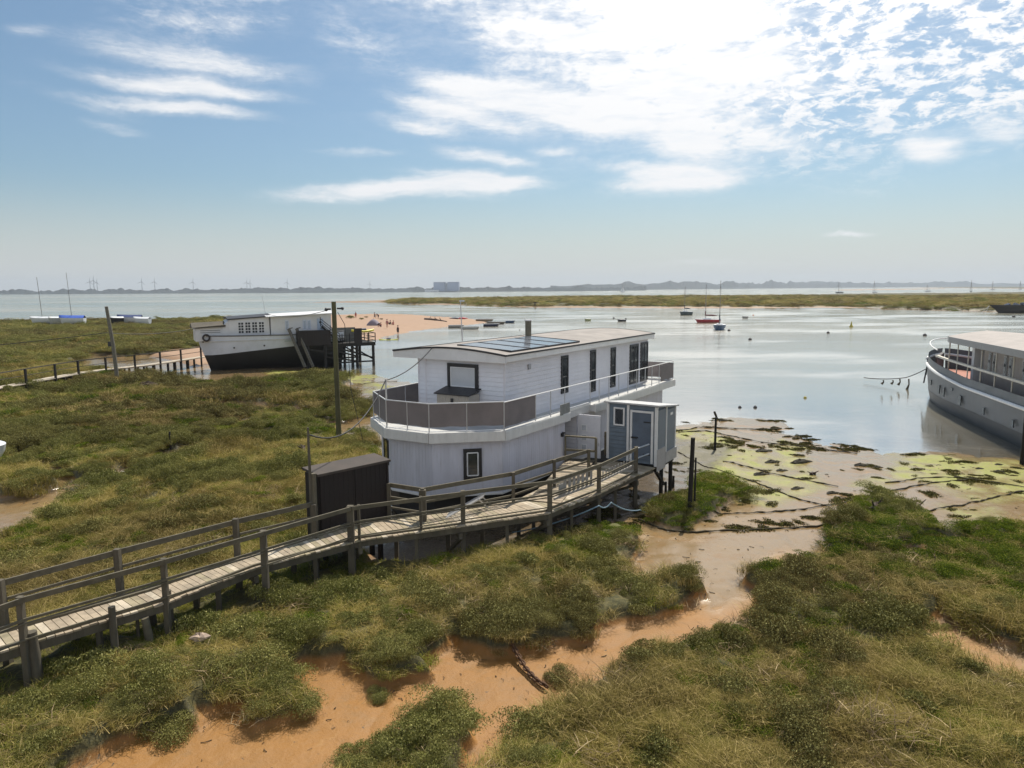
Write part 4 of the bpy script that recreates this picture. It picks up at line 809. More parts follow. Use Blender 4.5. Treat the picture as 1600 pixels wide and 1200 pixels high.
m = MB(); m.bb(1.35, 1.6, -.075, -.045, 3.0, 3.1); m.build('lamp', trimw, SH)
for (x, y) in ((.9, .1), (1.95, .1), (1.95, 1.8), (.2, .9)):
    m = MB(); m.tube([(x, y, -.5), (x, y, 1.1)], .085, 8); m.build('leg', darkwood, SH)
m = MB(); m.beam((.2, .1, 1.0), (1.2, .1, .2), .1, .1); m.beam((.0, .08, 1.08), (2.1, .08, 1.08), .1, .14); m.beam((.0, 1.8, 1.08), (2.1, 1.8, 1.08), .1, .14); m.build('brace', darkwood, SH)
m = MB(); m.bb(0, 2.1, 0, 2.0, 1.15, 1.22); m.build('floor', darkwood, SH)
# ================================================================== dark brown shed on the walkway
bc = G(497.5, 741, 2.9); bd = G(607.5, 718, 2.9); ang = atan2(bd[1]-bc[1], bd[0]-bc[0]); BL = hypot(*(bd-bc)[:2])
BS = thing('storage_shed', 'long low dark brown timber shed beside the walkway left of the houseboat', 'shed', (bc[0], bc[1], 0), ang)
m = MB(); m.bb(0, BL-.05, 0, .72, .95, 2.84); vert(m, (0, 0), (BL-.05, 0), .95, 2.84, .15, .02); vert(m, (0, .72), (0, 0), .95, 2.84, .15, .02); m.build('wall', brownm, BS)
m = MB(); m.add([(-.06, -.07, 2.84), (BL+.02, -.07, 2.84), (BL+.02, .80, 2.9), (-.06, .80, 2.9), (-.06, -.07, 2.91), (BL+.02, -.07, 2.91), (BL+.02, .80, 2.97), (-.06, .80, 2.97)], [(0, 3, 2, 1), (4, 5, 6, 7), (0, 1, 5, 4), (1, 2, 6, 5), (2, 3, 7, 6), (3, 0, 4, 7)]); m.build('roof', brownroof, BS)
m = MB(); m.bb(.02, .09, -.045, -.018, .95, 2.83); m.bb(BL-.12, BL-.05, -.045, -.018, .95, 2.83); m.bb(BL*.5-.03, BL*.5+.04, -.045, -.018, .95, 2.83); m.build('corner_post', brownm, BS)
for x in (.2, BL-.3):
    for y in (.15, .6): m = MB(); m.bb(x-.06, x+.06, y-.06, y+.06, -.2, .96); m.build('leg', darkwood, BS)
# ================================================================== the walkway
WK = thing('boardwalk', 'long weathered timber boardwalk with plank deck and handrails leading to the houseboat', 'boardwalk', (0, 0, 0))
ZK = 1.2
NE = [(-14.6, 7.4)]+[tuple(G(x, y, ZK)[:2]) for x, y in [(0, 1019), (263, 940), (400, 887), (563, 844), (720, 822), (857, 802), (936, 771), (997, 742)]]+[tuple(hl(4.2, -4.1)[:2])]
Wd_ = [1.0, 1.0, 1.0, 1.02, 1.5, 1.35, 1.7, 2.0, 2.1, 2.0]
def offs(P_, wd):
    o_ = []
    for i, p in enumerate(P_):
        a = Vector(P_[max(i-1, 0)]); b_ = Vector(P_[min(i+1, len(P_)-1)]); d = (b_-a).normalized(); n = Vector((-d.y, d.x)); o_.append(tuple(Vector(p)+n*wd[i]))
    return o_
FE = offs(NE, Wd_)
rd = random.Random(3)
m = MB()
for i in range(len(NE)-1):
    a0, a1, b0, b1 = [Vector(p) for p in (NE[i], NE[i+1], FE[i], FE[i+1])]; n = max(1, round(((a1-a0).length+(b1-b0).length)/2/.155))
    for k in range(n):
        t0 = k/n+.012/ n*4; t1 = (k+1)/n-.012/n*4; dz = rd.uniform(-.004, .004)
        e = rd.uniform(-.03, .03); p = [a0.lerp(a1, t0), a0.lerp(a1, t1), b0.lerp(b1, t1), b0.lerp(b1, t0)]; dn_ = (p[0]-p[3]).normalized()*e; p[0] = p[0]+dn_; p[1] = p[1]+dn_
        vs = [(q.x, q.y, ZK-.04+dz) for q in p]+[(q.x, q.y, ZK+dz) for q in p]; m.add(vs, [(0, 3, 2, 1), (4, 5, 6, 7), (0, 1, 5, 4), (1, 2, 6, 5), (2, 3, 7, 6), (3, 0, 4, 7)], rd.choice([0, 0, 1, 2]))
woodg2 = mat('weathered_deck_pale', (.48, .41, .31), .8, .25, 3, dirt=.25, dirtcol=(.2, .18, .12), bump=.3, bs=30); woodg3 = mat('weathered_deck_green', (.31, .26, .17), .8, .25, 3, dirt=.4, dirtcol=(.15, .16, .06), bump=.3, bs=30)
m.build('plank_deck', [woodg, woodg2, woodg3], WK)
m = MB()
for i in range(len(NE)-1):
    for t_ in (.06, .5, .94):
        p = Vector(NE[i]).lerp(Vector(FE[i]), t_); q = Vector(NE[i+1]).lerp(Vector(FE[i+1]), t_); m.beam((*p, ZK-.13), (*q, ZK-.13), .07, .17)
m.build('bearer', woodd, WK)
m = MB()
for i in range(len(NE)-2):
    p = Vector(NE[i]).lerp(Vector(FE[i]), .12); q = Vector(NE[i+1]).lerp(Vector(FE[i+1]), .12); m.beam((*p, ZK+.03), (*q, ZK+.03), .06, .045)
    if i < 4: p = Vector(NE[i]).lerp(Vector(FE[i]), .9); q = Vector(NE[i+1]).lerp(Vector(FE[i+1]), .9); m.beam((*p, ZK+.03), (*q, ZK+.03), .06, .045)
m.build('kerb_rail', woodr, WK)
ZR = 2.15
nearR = [tuple(G(x, y, ZR)[:2]) for x, y in [(-150, 1000), (31, 936), (255, 876), (411, 832), (547, 793), (560, 791), (657, 778), (723, 769), (859, 752), (936, 726), (994, 700)]]+[tuple(hl(4.0, -3.9)[:2])]
farR = [tuple(G(x, y, ZR)[:2]) for x, y in [(-220, 972), (0, 912), (183, 863), (368, 815), (490, 788)]]
inR = [tuple(G(x, y, ZR)[:2]) for x, y in [(607, 757), (660, 765), (802, 740), (866, 720), (920, 704)]]
def fence_rails(R_, zs, side, cap=True):
    m = MB()
    for i in range(len(R_)-1):
        a = Vector(R_[i]); b_ = Vector(R_[i+1]); d = (b_-a).normalized(); n = Vector((d.y, -d.x))*side
        for z, w_, h in zs: m.beam((a.x+n.x*.06, a.y+n.y*.06, z), (b_.x+n.x*.06, b_.y+n.y*.06, z+rd.uniform(-.012, .012)), w_, h)
    return m.build('handrail', woodr, WK)
fence_rails(nearR[:-1], [(2.14, .045, .11), (1.74, .035, .055), (1.66, .03, .03), (1.34, .03, .03)], 1)
fence_rails(farR, [(2.13, .045, .13), (1.78, .035, .06)], -1); fence_rails(inR, [(2.12, .045, .13), (1.74, .04, .07), (1.42, .04, .06)], -1)
m = MB(); a = Vector(nearR[-2]); b_ = Vector(nearR[-1])
for z in (2.12, 1.75): m.tube([(a.x, a.y, z), (b_.x, b_.y, z)], .03, 6)
m.build('handrail', steel, WK)
def wpost(p, z0, z1, w_=.11, thick=False, lean=0., nm='post', mt=None):
    m = MB(); x, y = p; m.add([], [])
    secs = []
    for z, k in ((z0, 1.05), (z0+(z1-z0)*.5, 1.0), (z1, .97)):
        h = w_/2*k; ox = lean*(z-z0); secs.append([(x+ox-h, y-h, z), (x+ox+h, y-h, z), (x+ox+h, y+h, z), (x+ox-h, y+h, z)])
    m.loft(secs, 0, False, True, True); return m.build(nm, mt or woodd, WK)
for i, p in enumerate(nearR[:-1]):
    w_ = {4: .17, 5: .07, 6: .07, 3: .14, 8: .15, 9: .13, 10: .13, 7: .13}.get(i, .11)
    zb_ = ZK-.25 if i in (5, 6) else gz(*p)-.3
    wpost(p, zb_, ZR+.05, w_)
for i, p in enumerate(farR): wpost(p, gz(*p)-.3, ZR+(.08 if i != 4 else .0), .13)
for i, p in enumerate(inR): wpost(p, ZK-.3, ZR+.04, .11)
wpost(inR[1], ZK-.3, ZR+.0, .2)
for (x, y) in [(-205, 0)][:0]: pass
for i in range(1, len(FE)-1):
    p = Vector(FE[i]).lerp(Vector(NE[i]), .1); wpost(p, gz(*p)-.4, ZK-.05, .13)
    if i > 2: m = MB(); a_ = Vector(NE[i]); b_ = Vector(FE[i]); m.beam((*a_, ZK-.30), (*b_, ZK-.26), .12, .14); m.beam((*a_, ZK-.35), (*b_, -.1), .09, .09); m.build('cross_beam', woodd, WK)
    q = Vector(FE[i]).lerp(Vector(FE[i-1]), .5); wpost(q, gz(*q)-.4, ZK-.05, .12); q = Vector(NE[i]).lerp(Vector(NE[i-1]), .5).lerp(Vector(FE[i]), .12); wpost(q, gz(*q)-.4, ZK-.05, .10)
# branch ramp to the door, landing rail, braced gate panels
m = MB(); ra, rb = Vector(G(850, 785, ZK)[:2]), Vector(hl(3.7, -1.2)[:2]); dv = (rb-ra); nv = Vector((-dv.y, dv.x)).normalized()*.55
n = 26
for k in range(n):
    p = ra+dv*(k/n); q = ra+dv*((k+.9)/n); m.prism([tuple(p-nv), tuple(q-nv), tuple(q+nv), tuple(p+nv)], ZK+.012+k*.002, ZK+.035+k*.002, rd.choice([0, 1]))
m.build('door_ramp', [woodg, woodd], WK)
m = MB(); A_, B_ = hl(3.0, -.85), hl(3.35, -2.0)
m.beam((A_[0], A_[1], 2.30), (B_[0], B_[1], 2.28), .12, .05); m.beam((B_[0], B_[1], 1.2), (B_[0], B_[1], 2.27), .09, .09, up=(1, 0, 0)); m.beam((A_[0], A_[1], 1.2), (A_[0], A_[1], 2.27), .07, .07, up=(1, 0, 0)); m.beam((A_[0], A_[1], 1.75), (B_[0], B_[1], 1.75), .05, .08); m.build('landing_rail', woodr, WK)
for k, (fr, to) in enumerate([(8, 9), (9, 10)]):
    a = Vector(nearR[fr]).lerp(Vector(nearR[to]), .12 if k == 0 else .05); b_ = Vector(nearR[fr]).lerp(Vector(nearR[to]), .93); d = (b_-a); nn = Vector((-d.y, d.x)).normalized()*.08
    gt_ = None; m = MB()
    m.beam((*(a+nn), 2.02), (*(b_+nn), 2.02), .05, .06); m.beam((*(a+nn), 1.5), (*(b_+nn), 1.5), .05, .06)
    N = 9 if k == 0 else 11
    for i in range(N):
        if k == 0 and i < 2: continue
        p = a+d*((i+.5)/N)+nn*1.3; wdt = .12 if k == 0 else .06; m.beam((p.x, p.y, 1.45), (p.x, p.y, 2.0 if k == 0 else 1.8), wdt, .02, up=(-nn.normalized().x, -nn.normalized().y, 0))
    if k == 0: p = a+d*.12+nn*1.2; q = a+d*.24+nn*1.2; m.beam((p.x, p.y, 1.72), (q.x, q.y, 1.72), .02, .36)
    m.build('slatted_gate', mat('gate_grey', (.36, .34, .31), .8, .2), WK)
# trestle lying by the pontoon and planter benches
TR = thing('metal_trestle', 'folded grey metal trestle lying between the walkway rail and the white hull', 'trestle', (*G(735, 800, 1.3)[:2], 1.25), radians(40))
m = MB()
for k in range(4): m.beam((-.9+.1*k, .1*k, .05), (.5+.1*k, .1*k, .42), .035, .035)
m.build('frame', steel, TR)
m = MB(); m.beam((.3, 0, .4), (.75, .1, 0), .035, .035); m.beam((.6, .3, .42), (1.0, .35, .02), .035, .035); m.build('leg', steel, TR)
PT = thing('wooden_rack', 'small weathered timber rack of crates between the white door and the blue shed', 'rack', hl(5.6, -1.75, 1.2), HR)
for z in (.12, .42, .74): m = MB(); m.bb(-.45, .45, -.25, .25, z, z+.03); m.bb(-.46, .46, -.27, -.25, z+.03, z+.15); m.build('shelf', woodr, PT)
for x in (-.42, .42): m = MB(); m.bb(x-.03, x+.03, -.24, .24, 0, .95); m.build('side_frame', woodd, PT)
m = MB(); m.tube([(-.46, -.3, 1.0), (.46, -.3, 1.02)], .03, 6); m.build('top_rail', woodr, PT)
# ================================================================== loose posts and poles
def rnd_post(name, label, cat, px, py, ytop=None, r=.06, h=None, mt=None, lean=(0, 0), group=None, zt=None):
    g = G(px, py, .3); z0 = gz(g[0], g[1]); g = G(px, py, z0); H_ = h if h else (atD(px, ytop, g[1])[2]-z0)
    m = MB(); n = 6; pts = [(lean[0]*k/n, lean[1]*k/n, -.4+(H_+.4)*k/n) for k in range(n+1)]
    rs = [r*(1.08-.14*k/n+.04*sin(k*2.1)) for k in range(n+1)]; m.tube(pts, rs, 9)
    o = m.build(name, mt or woodd); o.location = (g[0], g[1], z0); tag(o, label, cat, group); return o, g, H_+z0
g = G(530, 692, .3)
UP = thing('utility_pole', 'tall mossy wooden utility pole standing in the marsh left of the houseboat', 'utility pole', (g[0], g[1], 0))
m = MB(); m.tube([(0, 0, -.3), (0, 0, 3.5), (0, 0, 7.42)], [.14, .125, .115], 12); m.build('pole', mosspole, UP)
m = MB(); m.tube([(-.16, 0, 7.05), (-.36, 0, 7.05)], .05, 6); m.tube([(.16, 0, 7.08), (.4, 0, 7.08)], .05, 6); m.sphere((-.38, 0, 7.03), .09); m.sphere((.42, 0, 7.08), .08); m.build('insulator', edgem, UP)
m = MB(); m.tube([(.18, 0, 6.9), (.5, 0, 6.3), (.62, 0, 5.0), (.7, 0, 3.), (1.3, -.2, .2)], .016, 5); m.build('stay_cable', cablem, UP)
g2 = G(184, 595, .3); LP = thing('leaning_pole', 'grey wooden utility pole leaning to the left beside the far boardwalk', 'utility pole', (g2[0], g2[1], 0))
top = atD(164, 479, g2[1]-.5); m = MB(); m.tube([(0, 0, -.3), ((top[0]-g2[0])*.5, 0, top[2]*.5), (top[0]-g2[0], -.3, top[2])], [.17, .15, .13], 10); m.build('pole', mat('pole_grey', (.17, .155, .12), .9, .2), LP)
m = MB(); m.box(((top[0]-g2[0])*.62-.2, 0, top[2]*.52), (.3, .2, .4)); m.build('fuse_box', edgem, LP)
g3 = G(497, 835, 1.0); _, _, _ = 0, 0, 0
CP = thing('cable_post', 'thin tall post with a cable at the left end of the dark brown shed', 'post', (-5.62, 19.2, 0))
m = MB(); m.tube([(0, 0, .2), (0, 0, 2.6), (0, 0, 4.25)], [.055, .045, .03], 8); m.build('pole', woodd, CP)
m = MB(); m.tube([(.09, .03, .2), (.09, .03, 2.95)], .07, 8); m.build('support_post', woodr, CP)
rnd_post('mooring_post', 'tall dark double post standing in the mud right of the blue shed', 'post', 1077, 797, 684, .08, mt=darkwood, lean=(.06, 0))
rnd_post('mooring_post', 'thin leaning stick beside the tall dark mud post', 'post', 1085, 792, 715, .035, mt=darkwood)
rnd_post('mooring_post', 'thin dark post with a knob among the green weed at the spit', 'post', 1117, 703, 652, .06, mt=darkwood)
rnd_post('mooring_post', 'dark post at the right edge of the picture in front of the ship', 'post', 1597, 722, 630, .09, mt=darkwood)
for k, (x, y, h, ln, r_, lb) in enumerate([(180, 1015, .95, (0, 0), .075, 'broken square post beside the walkway, left of the pair of short stumps'), (217, 1000, .75, (0, 0), .035, 'thin short stake under the walkway edge'), (238, 1003, .55, (-.12, 0), .085, 'short leaning pale stump beside the walkway'),
      (60, 1062, 1.0, (-.05, 0), .11, 'split broken pile beside the leftmost near walkway post'), (268, 985, .95, (-.03, 0), .085, 'round pile against the second near walkway post')]):
    rnd_post('wooden_stump', lb, 'post', x, y, None, r_, h, mt=woodr if k == 2 else woodd, lean=ln, group='loose posts along the walkway')
def wire(name, label, pts, r=.012, sag=.4, parent=None, n=14, mt=None):
    out = []
    for a, b_ in zip(pts[:-1], pts[1:]):
        a, b_ = Vector(a), Vector(b_); out += [a.lerp(b_, k/n)-Vector((0, 0, sag*4*(k/n)*(1-k/n))) for k in range(n)]
    out.append(Vector(pts[-1])); m = MB(); m.tube(out, r, 5); return tag(m.build(name, mt or cablem), label, 'cable')
hp = hl(-2.9, 3.0, 4.9); rf = hl(-.3, 3.0, 5.85)
wire('power_cable', 'black cable sagging from the thin shed post to the balcony corner post', [(-5.6, 19.2, 4.05), hp], .022, .75)
wire('power_cable', 'short black cable from the balcony corner post up to the curved roof', [hp, rf], .018, .2)
# ================================================================== old white houseboat and its stern deck on piles
WR = radians(28)                                   # local +x runs aft; bearing 62 degrees
WB = thing('old_houseboat', 'old white wooden houseboat with black bottom lying aground in the marsh, behind the tall pole', 'houseboat', (-31.8, 71.5, .3), WR)
whiteh = mat('boat_white', (.62, .66, .73), .55, .06, .6, dirt=.25, dirtcol=(.42, .43, .42)); blackb = mat('boat_black', (.016, .015, .014), .6, .3, .7); whitec = mat('cabin_white', (.66, .66, .66), .55, .05, .8, dirt=.2, dirtcol=(.5, .48, .44))
LB = 14.5
def wsec(s, z0, z1, frac0, frac1, n=6):
    t_ = s/LB; full = 2.3*(1-(1-min(t_*3.2, 1))**2.2)**.5 if t_ < .32 else 2.3*(1-.12*max(0, (t_-.7)/.3)**2)
    return full
def shz(s): return 3.2-.12*min(s/8, 1)+.25*max(0, (s-9)/6)**2
def wlz(s): return 1.2+.075*s
secs_t = []; secs_b = []
for k in range(19):
    s = LB*k/18; f = max(wsec(s, 0, 0, 0, 0), .05); rake = lambda z: (1.1*(1-z/3.2))*max(0, 1-s/4.)
    zs = [shz(s), (shz(s)+wlz(s))/2, wlz(s)]; wd = [1., .93, .84]
    near = [(s+rake(z), -f*q, z) for z, q in zip(zs, wd)]; far_ = [(x, -y, z) for x, y, z in near][::-1]
    secs_t.append(far_[0:0]+near); secs_b.append([(s+rake(z), -f*q, z) for z, q in ((wlz(s), .84), (wlz(s)*.55, .76), (.2, .55), (-.3, .22), (-.75, .05))])
m = MB()
m.loft(secs_t, 0, True); m.loft([[(x, -y, z) for x, y, z in c][::-1] for c in secs_t], 0, True)
m.add([c for c in secs_t[-1]]+[(x, -y, z) for x, y, z in secs_t[-1]][::-1], [(0, 1, 2, 3, 4, 5)]); m.build('hull', whiteh, WB)
m = MB(); m.loft(secs_b, 0, True); m.loft([[(x, -y, z) for x, y, z in c][::-1] for c in secs_b], 0, True); m.add(secs_b[-1]+[(x, -y, z) for x, y, z in secs_b[-1]][::-1], [tuple(range(10))]); m.build('hull_bottom', blackb, WB)
m = MB(); gl_ = [Vector(c[0])+Vector((0, 0, .03)) for c in secs_t]; m.tube(gl_, .07, 6); m.tube([Vector((p.x, -p.y, p.z)) for p in gl_], .07, 6); m.build('gunwale', mat('gunwale_dark', (.14, .14, .14), .7), WB)
m = MB(); m.prism([(c[0][0], c[0][1]*.98) for c in secs_t]+[(c[0][0], -c[0][1]*.98) for c in secs_t][::-1], 2.6, 2.72); m.build('deck', deckgrey, WB)
m = MB(); 
for s, z in ((3.3, 2.0), (6.2, 2.1), (11.6, 2.35)): m.tube([(s, -2.28, z), (s, -2.36, z)], .09, 8)
m.build('scupper', edgem, WB)
m = MB(); m.tube([(.55, -.75, 2.95), (.5, -1.15, 2.75), (.6, -1.0, 2.6)], .09, 6); m.build('anchor', edgem, WB)
def cab(x0, x1, y, z0, z1a, z1b, nm, rt=.12, roofcol=None, over=.15):
    m = MB(); m.add([(x0, -y, z0), (x1, -y, z0), (x1, y, z0), (x0, y, z0), (x0, -y, z1a), (x1, -y, z1b), (x1, y, z1b), (x0, y, z1a)], [(0, 3, 2, 1), (4, 5, 6, 7), (0, 1, 5, 4), (1, 2, 6, 5), (2, 3, 7, 6), (3, 0, 4, 7)])
    c = m.build(nm, whitec, WB); o_ = over; m = MB(); ys = [-y-o_, -y*.5, 0, y*.5, y+o_]; cr = [0, .14, .2, .14, 0]
    m.loft([[(x0-o_, v, z1a+h_+.02) for v, h_ in zip(ys, cr)], [(x1+o_, v, z1b+h_+.02) for v, h_ in zip(ys, cr)]], 0, False); m.loft([[(x0-o_, v, z1a+h_+.02+rt) for v, h_ in zip(ys, cr)][::-1], [(x1+o_, v, z1b+h_+.02+rt) for v, h_ in zip(ys, cr)][::-1]], 0, False)
    m.loft([[(x0-o_, -y-o_, z1a+.02), (x0-o_, -y-o_, z1a+.02+rt)], [(x1+o_, -y-o_, z1b+.02), (x1+o_, -y-o_, z1b+.02+rt)]], 0, False); m.loft([[(x0-o_, v, z1a+h_+.02), (x0-o_, v, z1a+h_+.02+rt)] for v, h_ in zip(ys, cr)], 0, False); m.loft([[(x1+o_, v, z1b+h_+.02), (x1+o_, v, z1b+h_+.02+rt)] for v, h_ in zip(ys, cr)], 0, False)
    m.build('roof', roofcol or edgem, c); return c
droof = mat('brown_felt', (.10, .085, .062), .85, .25, 1)
c0 = cab(-.1, 2.5, 1.45, 2.7, 3.95, 4.15, 'fore_cabin', .12, droof, .2)
m = MB(); m.add([(-.4, -1.7, 4.0), (2.7, -1.7, 4.1), (2.7, -.2, 4.62), (-.4, -.2, 4.52), (-.4, 1.4, 4.1), (2.7, 1.4, 4.2)], [(0, 1, 2, 3), (3, 2, 5, 4), (0, 3, 4)]); m.build('pitched_roof', droof, c0)
for z in (3.55, 3.75): m = MB(); m.bb(.35, 2.2, -1.47, -1.452, z-.02, z+.02); m.build('grab_rail', edgem, c0)
lb = thing('lifebuoy', 'x', 'x'); S.collection.objects.unlink(lb); bpy.data.objects.remove(lb)
def ring(mb, c, R, r, nrm='y', n=16, mi=0):
    pts = [(c[0]+R*cos(2*pi*k/n), c[1], c[2]+R*sin(2*pi*k/n)) for k in range(n+1)]; mb.tube(pts, r, 6, mi, cap=False)
m = MB(); ring(m, (0, 0, 0), .30, .09); o = m.build('lifebuoy', mat('buoy_dark', (.03, .022, .02), .6)); o.location = WB.matrix_basis @ Vector((.75, -1.62, 3.1)) if False else (0, 0, 0)
wm_ = Matrix.Translation((-31.8, 71.5, .3)) @ Matrix.Rotation(WR, 4, 'Z'); o.matrix_world = wm_ @ Matrix.Translation((.85, -1.62, 3.05)); tag(o, 'dark round lifebuoy leaning on the fore cabin of the old white houseboat', 'lifebuoy')
c1 = cab(3.0, 6.9, 1.75, 2.7, 4.75, 4.98, 'main_cabin', .10, edgem)
m = MB(); m.add([(2.3, -1.5, 2.7), (3.0, -1.7, 2.7), (3.0, -1.7, 4.72), (2.35, -1.5, 4.1), (2.3, 1.5, 2.7), (3.0, 1.7, 2.7), (3.0, 1.7, 4.72), (2.35, 1.5, 4.1)], [(0, 1, 2, 3), (4, 7, 6, 5), (3, 2, 6, 7), (0, 3, 7, 4)]); m.build('sloping_front', whitec, c1)
c2 = cab(7.0, 13.2, 1.95, 2.7, 4.95, 5.2, 'long_cabin', .07, whitec, .5)
for i in range(4):
    x0 = 3.85+.66*i; m = MB(); m.bb(x0-.05, x0+.59, -1.79, -1.752, 3.35, 4.55); f = m.build('window', whitec, c1); m = MB()
    for a in range(2):
        for b_ in range(4):
            m.bb(x0+.04+.26*a, x0+.24+.26*a, -1.80, -1.791, 3.42+.28*b_, 3.63+.28*b_)
    m.build('pane', glass, f)
m = MB(); m.bb(3.5, 6.8, -1.8, -1.752, 2.9, 3.02); m.bb(3.9, 5.8, -1.8, -1.755, 3.02, 3.12); m.build('blue_trim', mat('trim_blue', (.04, .06, .14), .5), c1)
for x0, n in ((8.4, 1), (10.2, 2)):
    for a in range(n):
        m = MB(); m.bb(x0+.45*a, x0+.45*a+.4, -1.99, -1.952, 3.55, 4.6); f = m.build('window', mat('win_blue', (.60, .64, .72), .5), c2); m = MB(); m.bb(x0+.45*a+.08, x0+.45*a+.32, -2.0, -1.991, 3.63, 4.5); m.build('pane', mat('pane_blue', (.40, .45, .52), .15), f)
m = MB(); m.bb(11.7, 12.35, -1.99, -1.952, 3.0, 4.7); f = m.build('door', mat('door_paleblue', (.42, .50, .62), .5), c2); m = MB(); m.tube([(12.02, -2.0, 4.3), (12.02, -1.99, 4.3)], .12, 10); m.build('porthole', glass, f)
m = MB(); m.tube([(6.9, .2, 5), (6.6, .2, 7.3)], [.02, .012], 5); m.build('aerial', steel, WB)
for k, x in enumerate((8.6, 9.4)):
    a = wm_ @ Vector((x, -2.75, 3.75)); b_ = wm_ @ Vector((x+1.3, -3.7, -.2)); m = MB(); m.beam(tuple(a), tuple(b_), .24, .24); m.beam(tuple(a+Vector((0, 0, .0))), tuple(a+Vector((.4, 0, .1))), .2, .1)
    tag(m.build('timber_prop', mat('prop_grey', (.12, .11, .095), .9, .25)), ['left timber prop leaning against the old white houseboat', 'right timber prop leaning against the old white houseboat'][k], 'timber prop', 'timber props against the white hull')
m = MB(); m.bb(8.2, 10.4, -2.62, -2.4, 2.45, 2.52); m.bb(9.9, 9.96, -2.6, -2.5, 2.1, 2.45); m.build('fender_shelf', mat('shelf_green', (.30, .36, .36), .7), WB)
# stern platform on piles
SP = thing('stern_deck', 'dark timber deck on braced piles behind the old white houseboat, reaching out over the water', 'deck', (-31.8, 71.5, .3), WR)
x0, x1, ya, yb = 9.4, 17.6, -3.1, 2.6
m = MB(); m.bb(x0+3, x1, ya, yb, 1.95, 2.05); m.bb(x0+3, x1, ya-.02, ya+.05, 1.7, 1.95); m.bb(x1-.05, x1+.02, ya, yb, 1.7, 1.95); m.build('platform', darkwood, SP)
m = MB(); m.bb(x0, x0+3.4, ya, ya+.8, 1.95, 3.5); vert(m, (x0, ya), (x0+3.4, ya), 1.95, 3.5, .22, .03); m.build('enclosure', brownm, SP)
m = MB(); m.bb(13.3, 16.1, ya+2.4, ya+2.45, 2.05, 3.6); m.build('back_screen', mat('screen_grey', (.13, .13, .12), .8), SP)
m = MB(); m.bb(15.3, 16.15, ya, ya+.05, 2.05, 3.6); m.build('side_screen', brownm, SP)
m = MB()
for z in (2.9, 2.5): m.tube([(12.8, ya, z), (15.3, ya, z)], .03, 5)
for z in (3.05, 2.62, 2.25): m.tube([(16.1, ya, z), (x1, ya, z), (x1, yb, z)], .035, 5)
m.build('handrail', darkwood, SP)
for x, y in ((13.0, ya), (14.0, ya), (14.8, ya), (16.8, ya), (x1, ya), (x1, -.8), (x1, 1), (x1, yb)):
    m = MB(); m.beam((x, y, 2.0), (x, y, 3.08), .08, .08, up=(1, 0, 0)); m.build('rail_post', darkwood, SP)
for x in (10.4, 12.2, 13.4, 15.1, 15.6, 17.4):
    for y in (ya+.2, yb-.3):
        m = MB(); m.tube([(x, y, -1.2), (x, y, 1.95)], .16, 8); m.build('leg', darkwood, SP)
for y in (ya+.15, yb-.3):
    m = MB()
    for a, b_ in (((10.4, 1.6), (13.4, .9)), ((12.2, .7), (15.4, .1)), ((12.2, 1.6), (15.6, .6)), ((15.1, 1.6), (17.4, .2)), ((13.4, 1.6), (17.4, .35)), ((13.4, .0), (17.4, .0))): m.beam((a[0], y, a[1]), (b_[0], y, b_[1]), .1, .16)
    m.build('brace', darkwood, SP)
ST = thing('stair', 'x', 'x'); 
for k_ in ('label', 'category'): del ST[k_]
ST.parent = SP; ST.location = (11.9, ya+.5, 2.05)
m = MB()
for k in range(7): m.bb(1.8-.26*k-.14, 1.8-.26*k+.14, 0, .9, .25*k+.12, .25*k+.16)
m.build('tread', darkwood, ST); m = MB()
for y in (0, .9): m.beam((2.0, y, 0), (.1, y, 1.85), .05, .2)
m.build('stringer', darkwood, ST); m = MB()
for y in (0, .9):
    for h in (.35, .65, .95): m.beam((2.0, y, h), (.0, y, 1.85+h*.85), .04, .06)
    for t_ in (0, .5, 1): m.beam((2.0-2*t_, y, 1.85*t_), (2.0-2*t_, y, 1.85*t_+.98), .06, .06, up=(1, 0, 0))
m.build('handrail', darkwood, ST)
def kayak(nm, lb, p, rz, L=2.9, mt=None, grp='yellow kayaks'):
    o = thing(nm, lb, 'kayak', p, rz, grp); m = MB(); secs = []
    for k in range(13):
        s = -L/2+L*k/12; f = max(.02, .34*(1-(2*s/L)**2)**.7); zc_ = .12*(2*s/L)**2
        secs.append([(s, f*cos(a), zc_+.12+(.10 if sin(a) > 0 else .16)*sin(a)) for a in [2*pi*j/10 for j in range(10)]])
    m.loft(secs, 0, True, True, True); h = m.build('hull', mt or yellow, o); m = MB(); m.tube([(-.3, 0, .24), (.35, 0, .24)], [.16, .2], 8); m.build('cockpit', navy, o); return o
def wl(x, y, z): return tuple(wm_ @ Vector((x, y, z)))
kayak('kayak', 'bright yellow kayak lying across the rail of the stern deck', wl(16.6, -1.9, 3.1), WR+.1, 2.6)
g = G(607, 531, ZW); kayak('kayak', 'pale yellow kayak on the wet sand at the water edge below the bathers', (g[0], g[1], gz(g[0], g[1])), .05, 3.1, mat('kayak_lime', (.60, .58, .12), .4))
ch_ = thing('deck_chair', 'dark garden chair standing on the stern deck by its dark railing', 'chair', wl(14.4, -1.6, 2.05), WR)
m = MB(); m.bb(-.25, .25, -.25, .25, .40, .45); m.build('seat', darkwood, ch_); m = MB(); m.beam((-.25, 0, .45), (-.35, 0, 1.0), .5, .04); m.build('backrest', darkwood, ch_)
for a in (-.22, .22):
    for b_ in (-.22, .22): m = MB(); m.beam((a, b_, 0), (a, b_, .4), .04, .04, up=(1, 0, 0)); m.build('leg', darkwood, ch_)
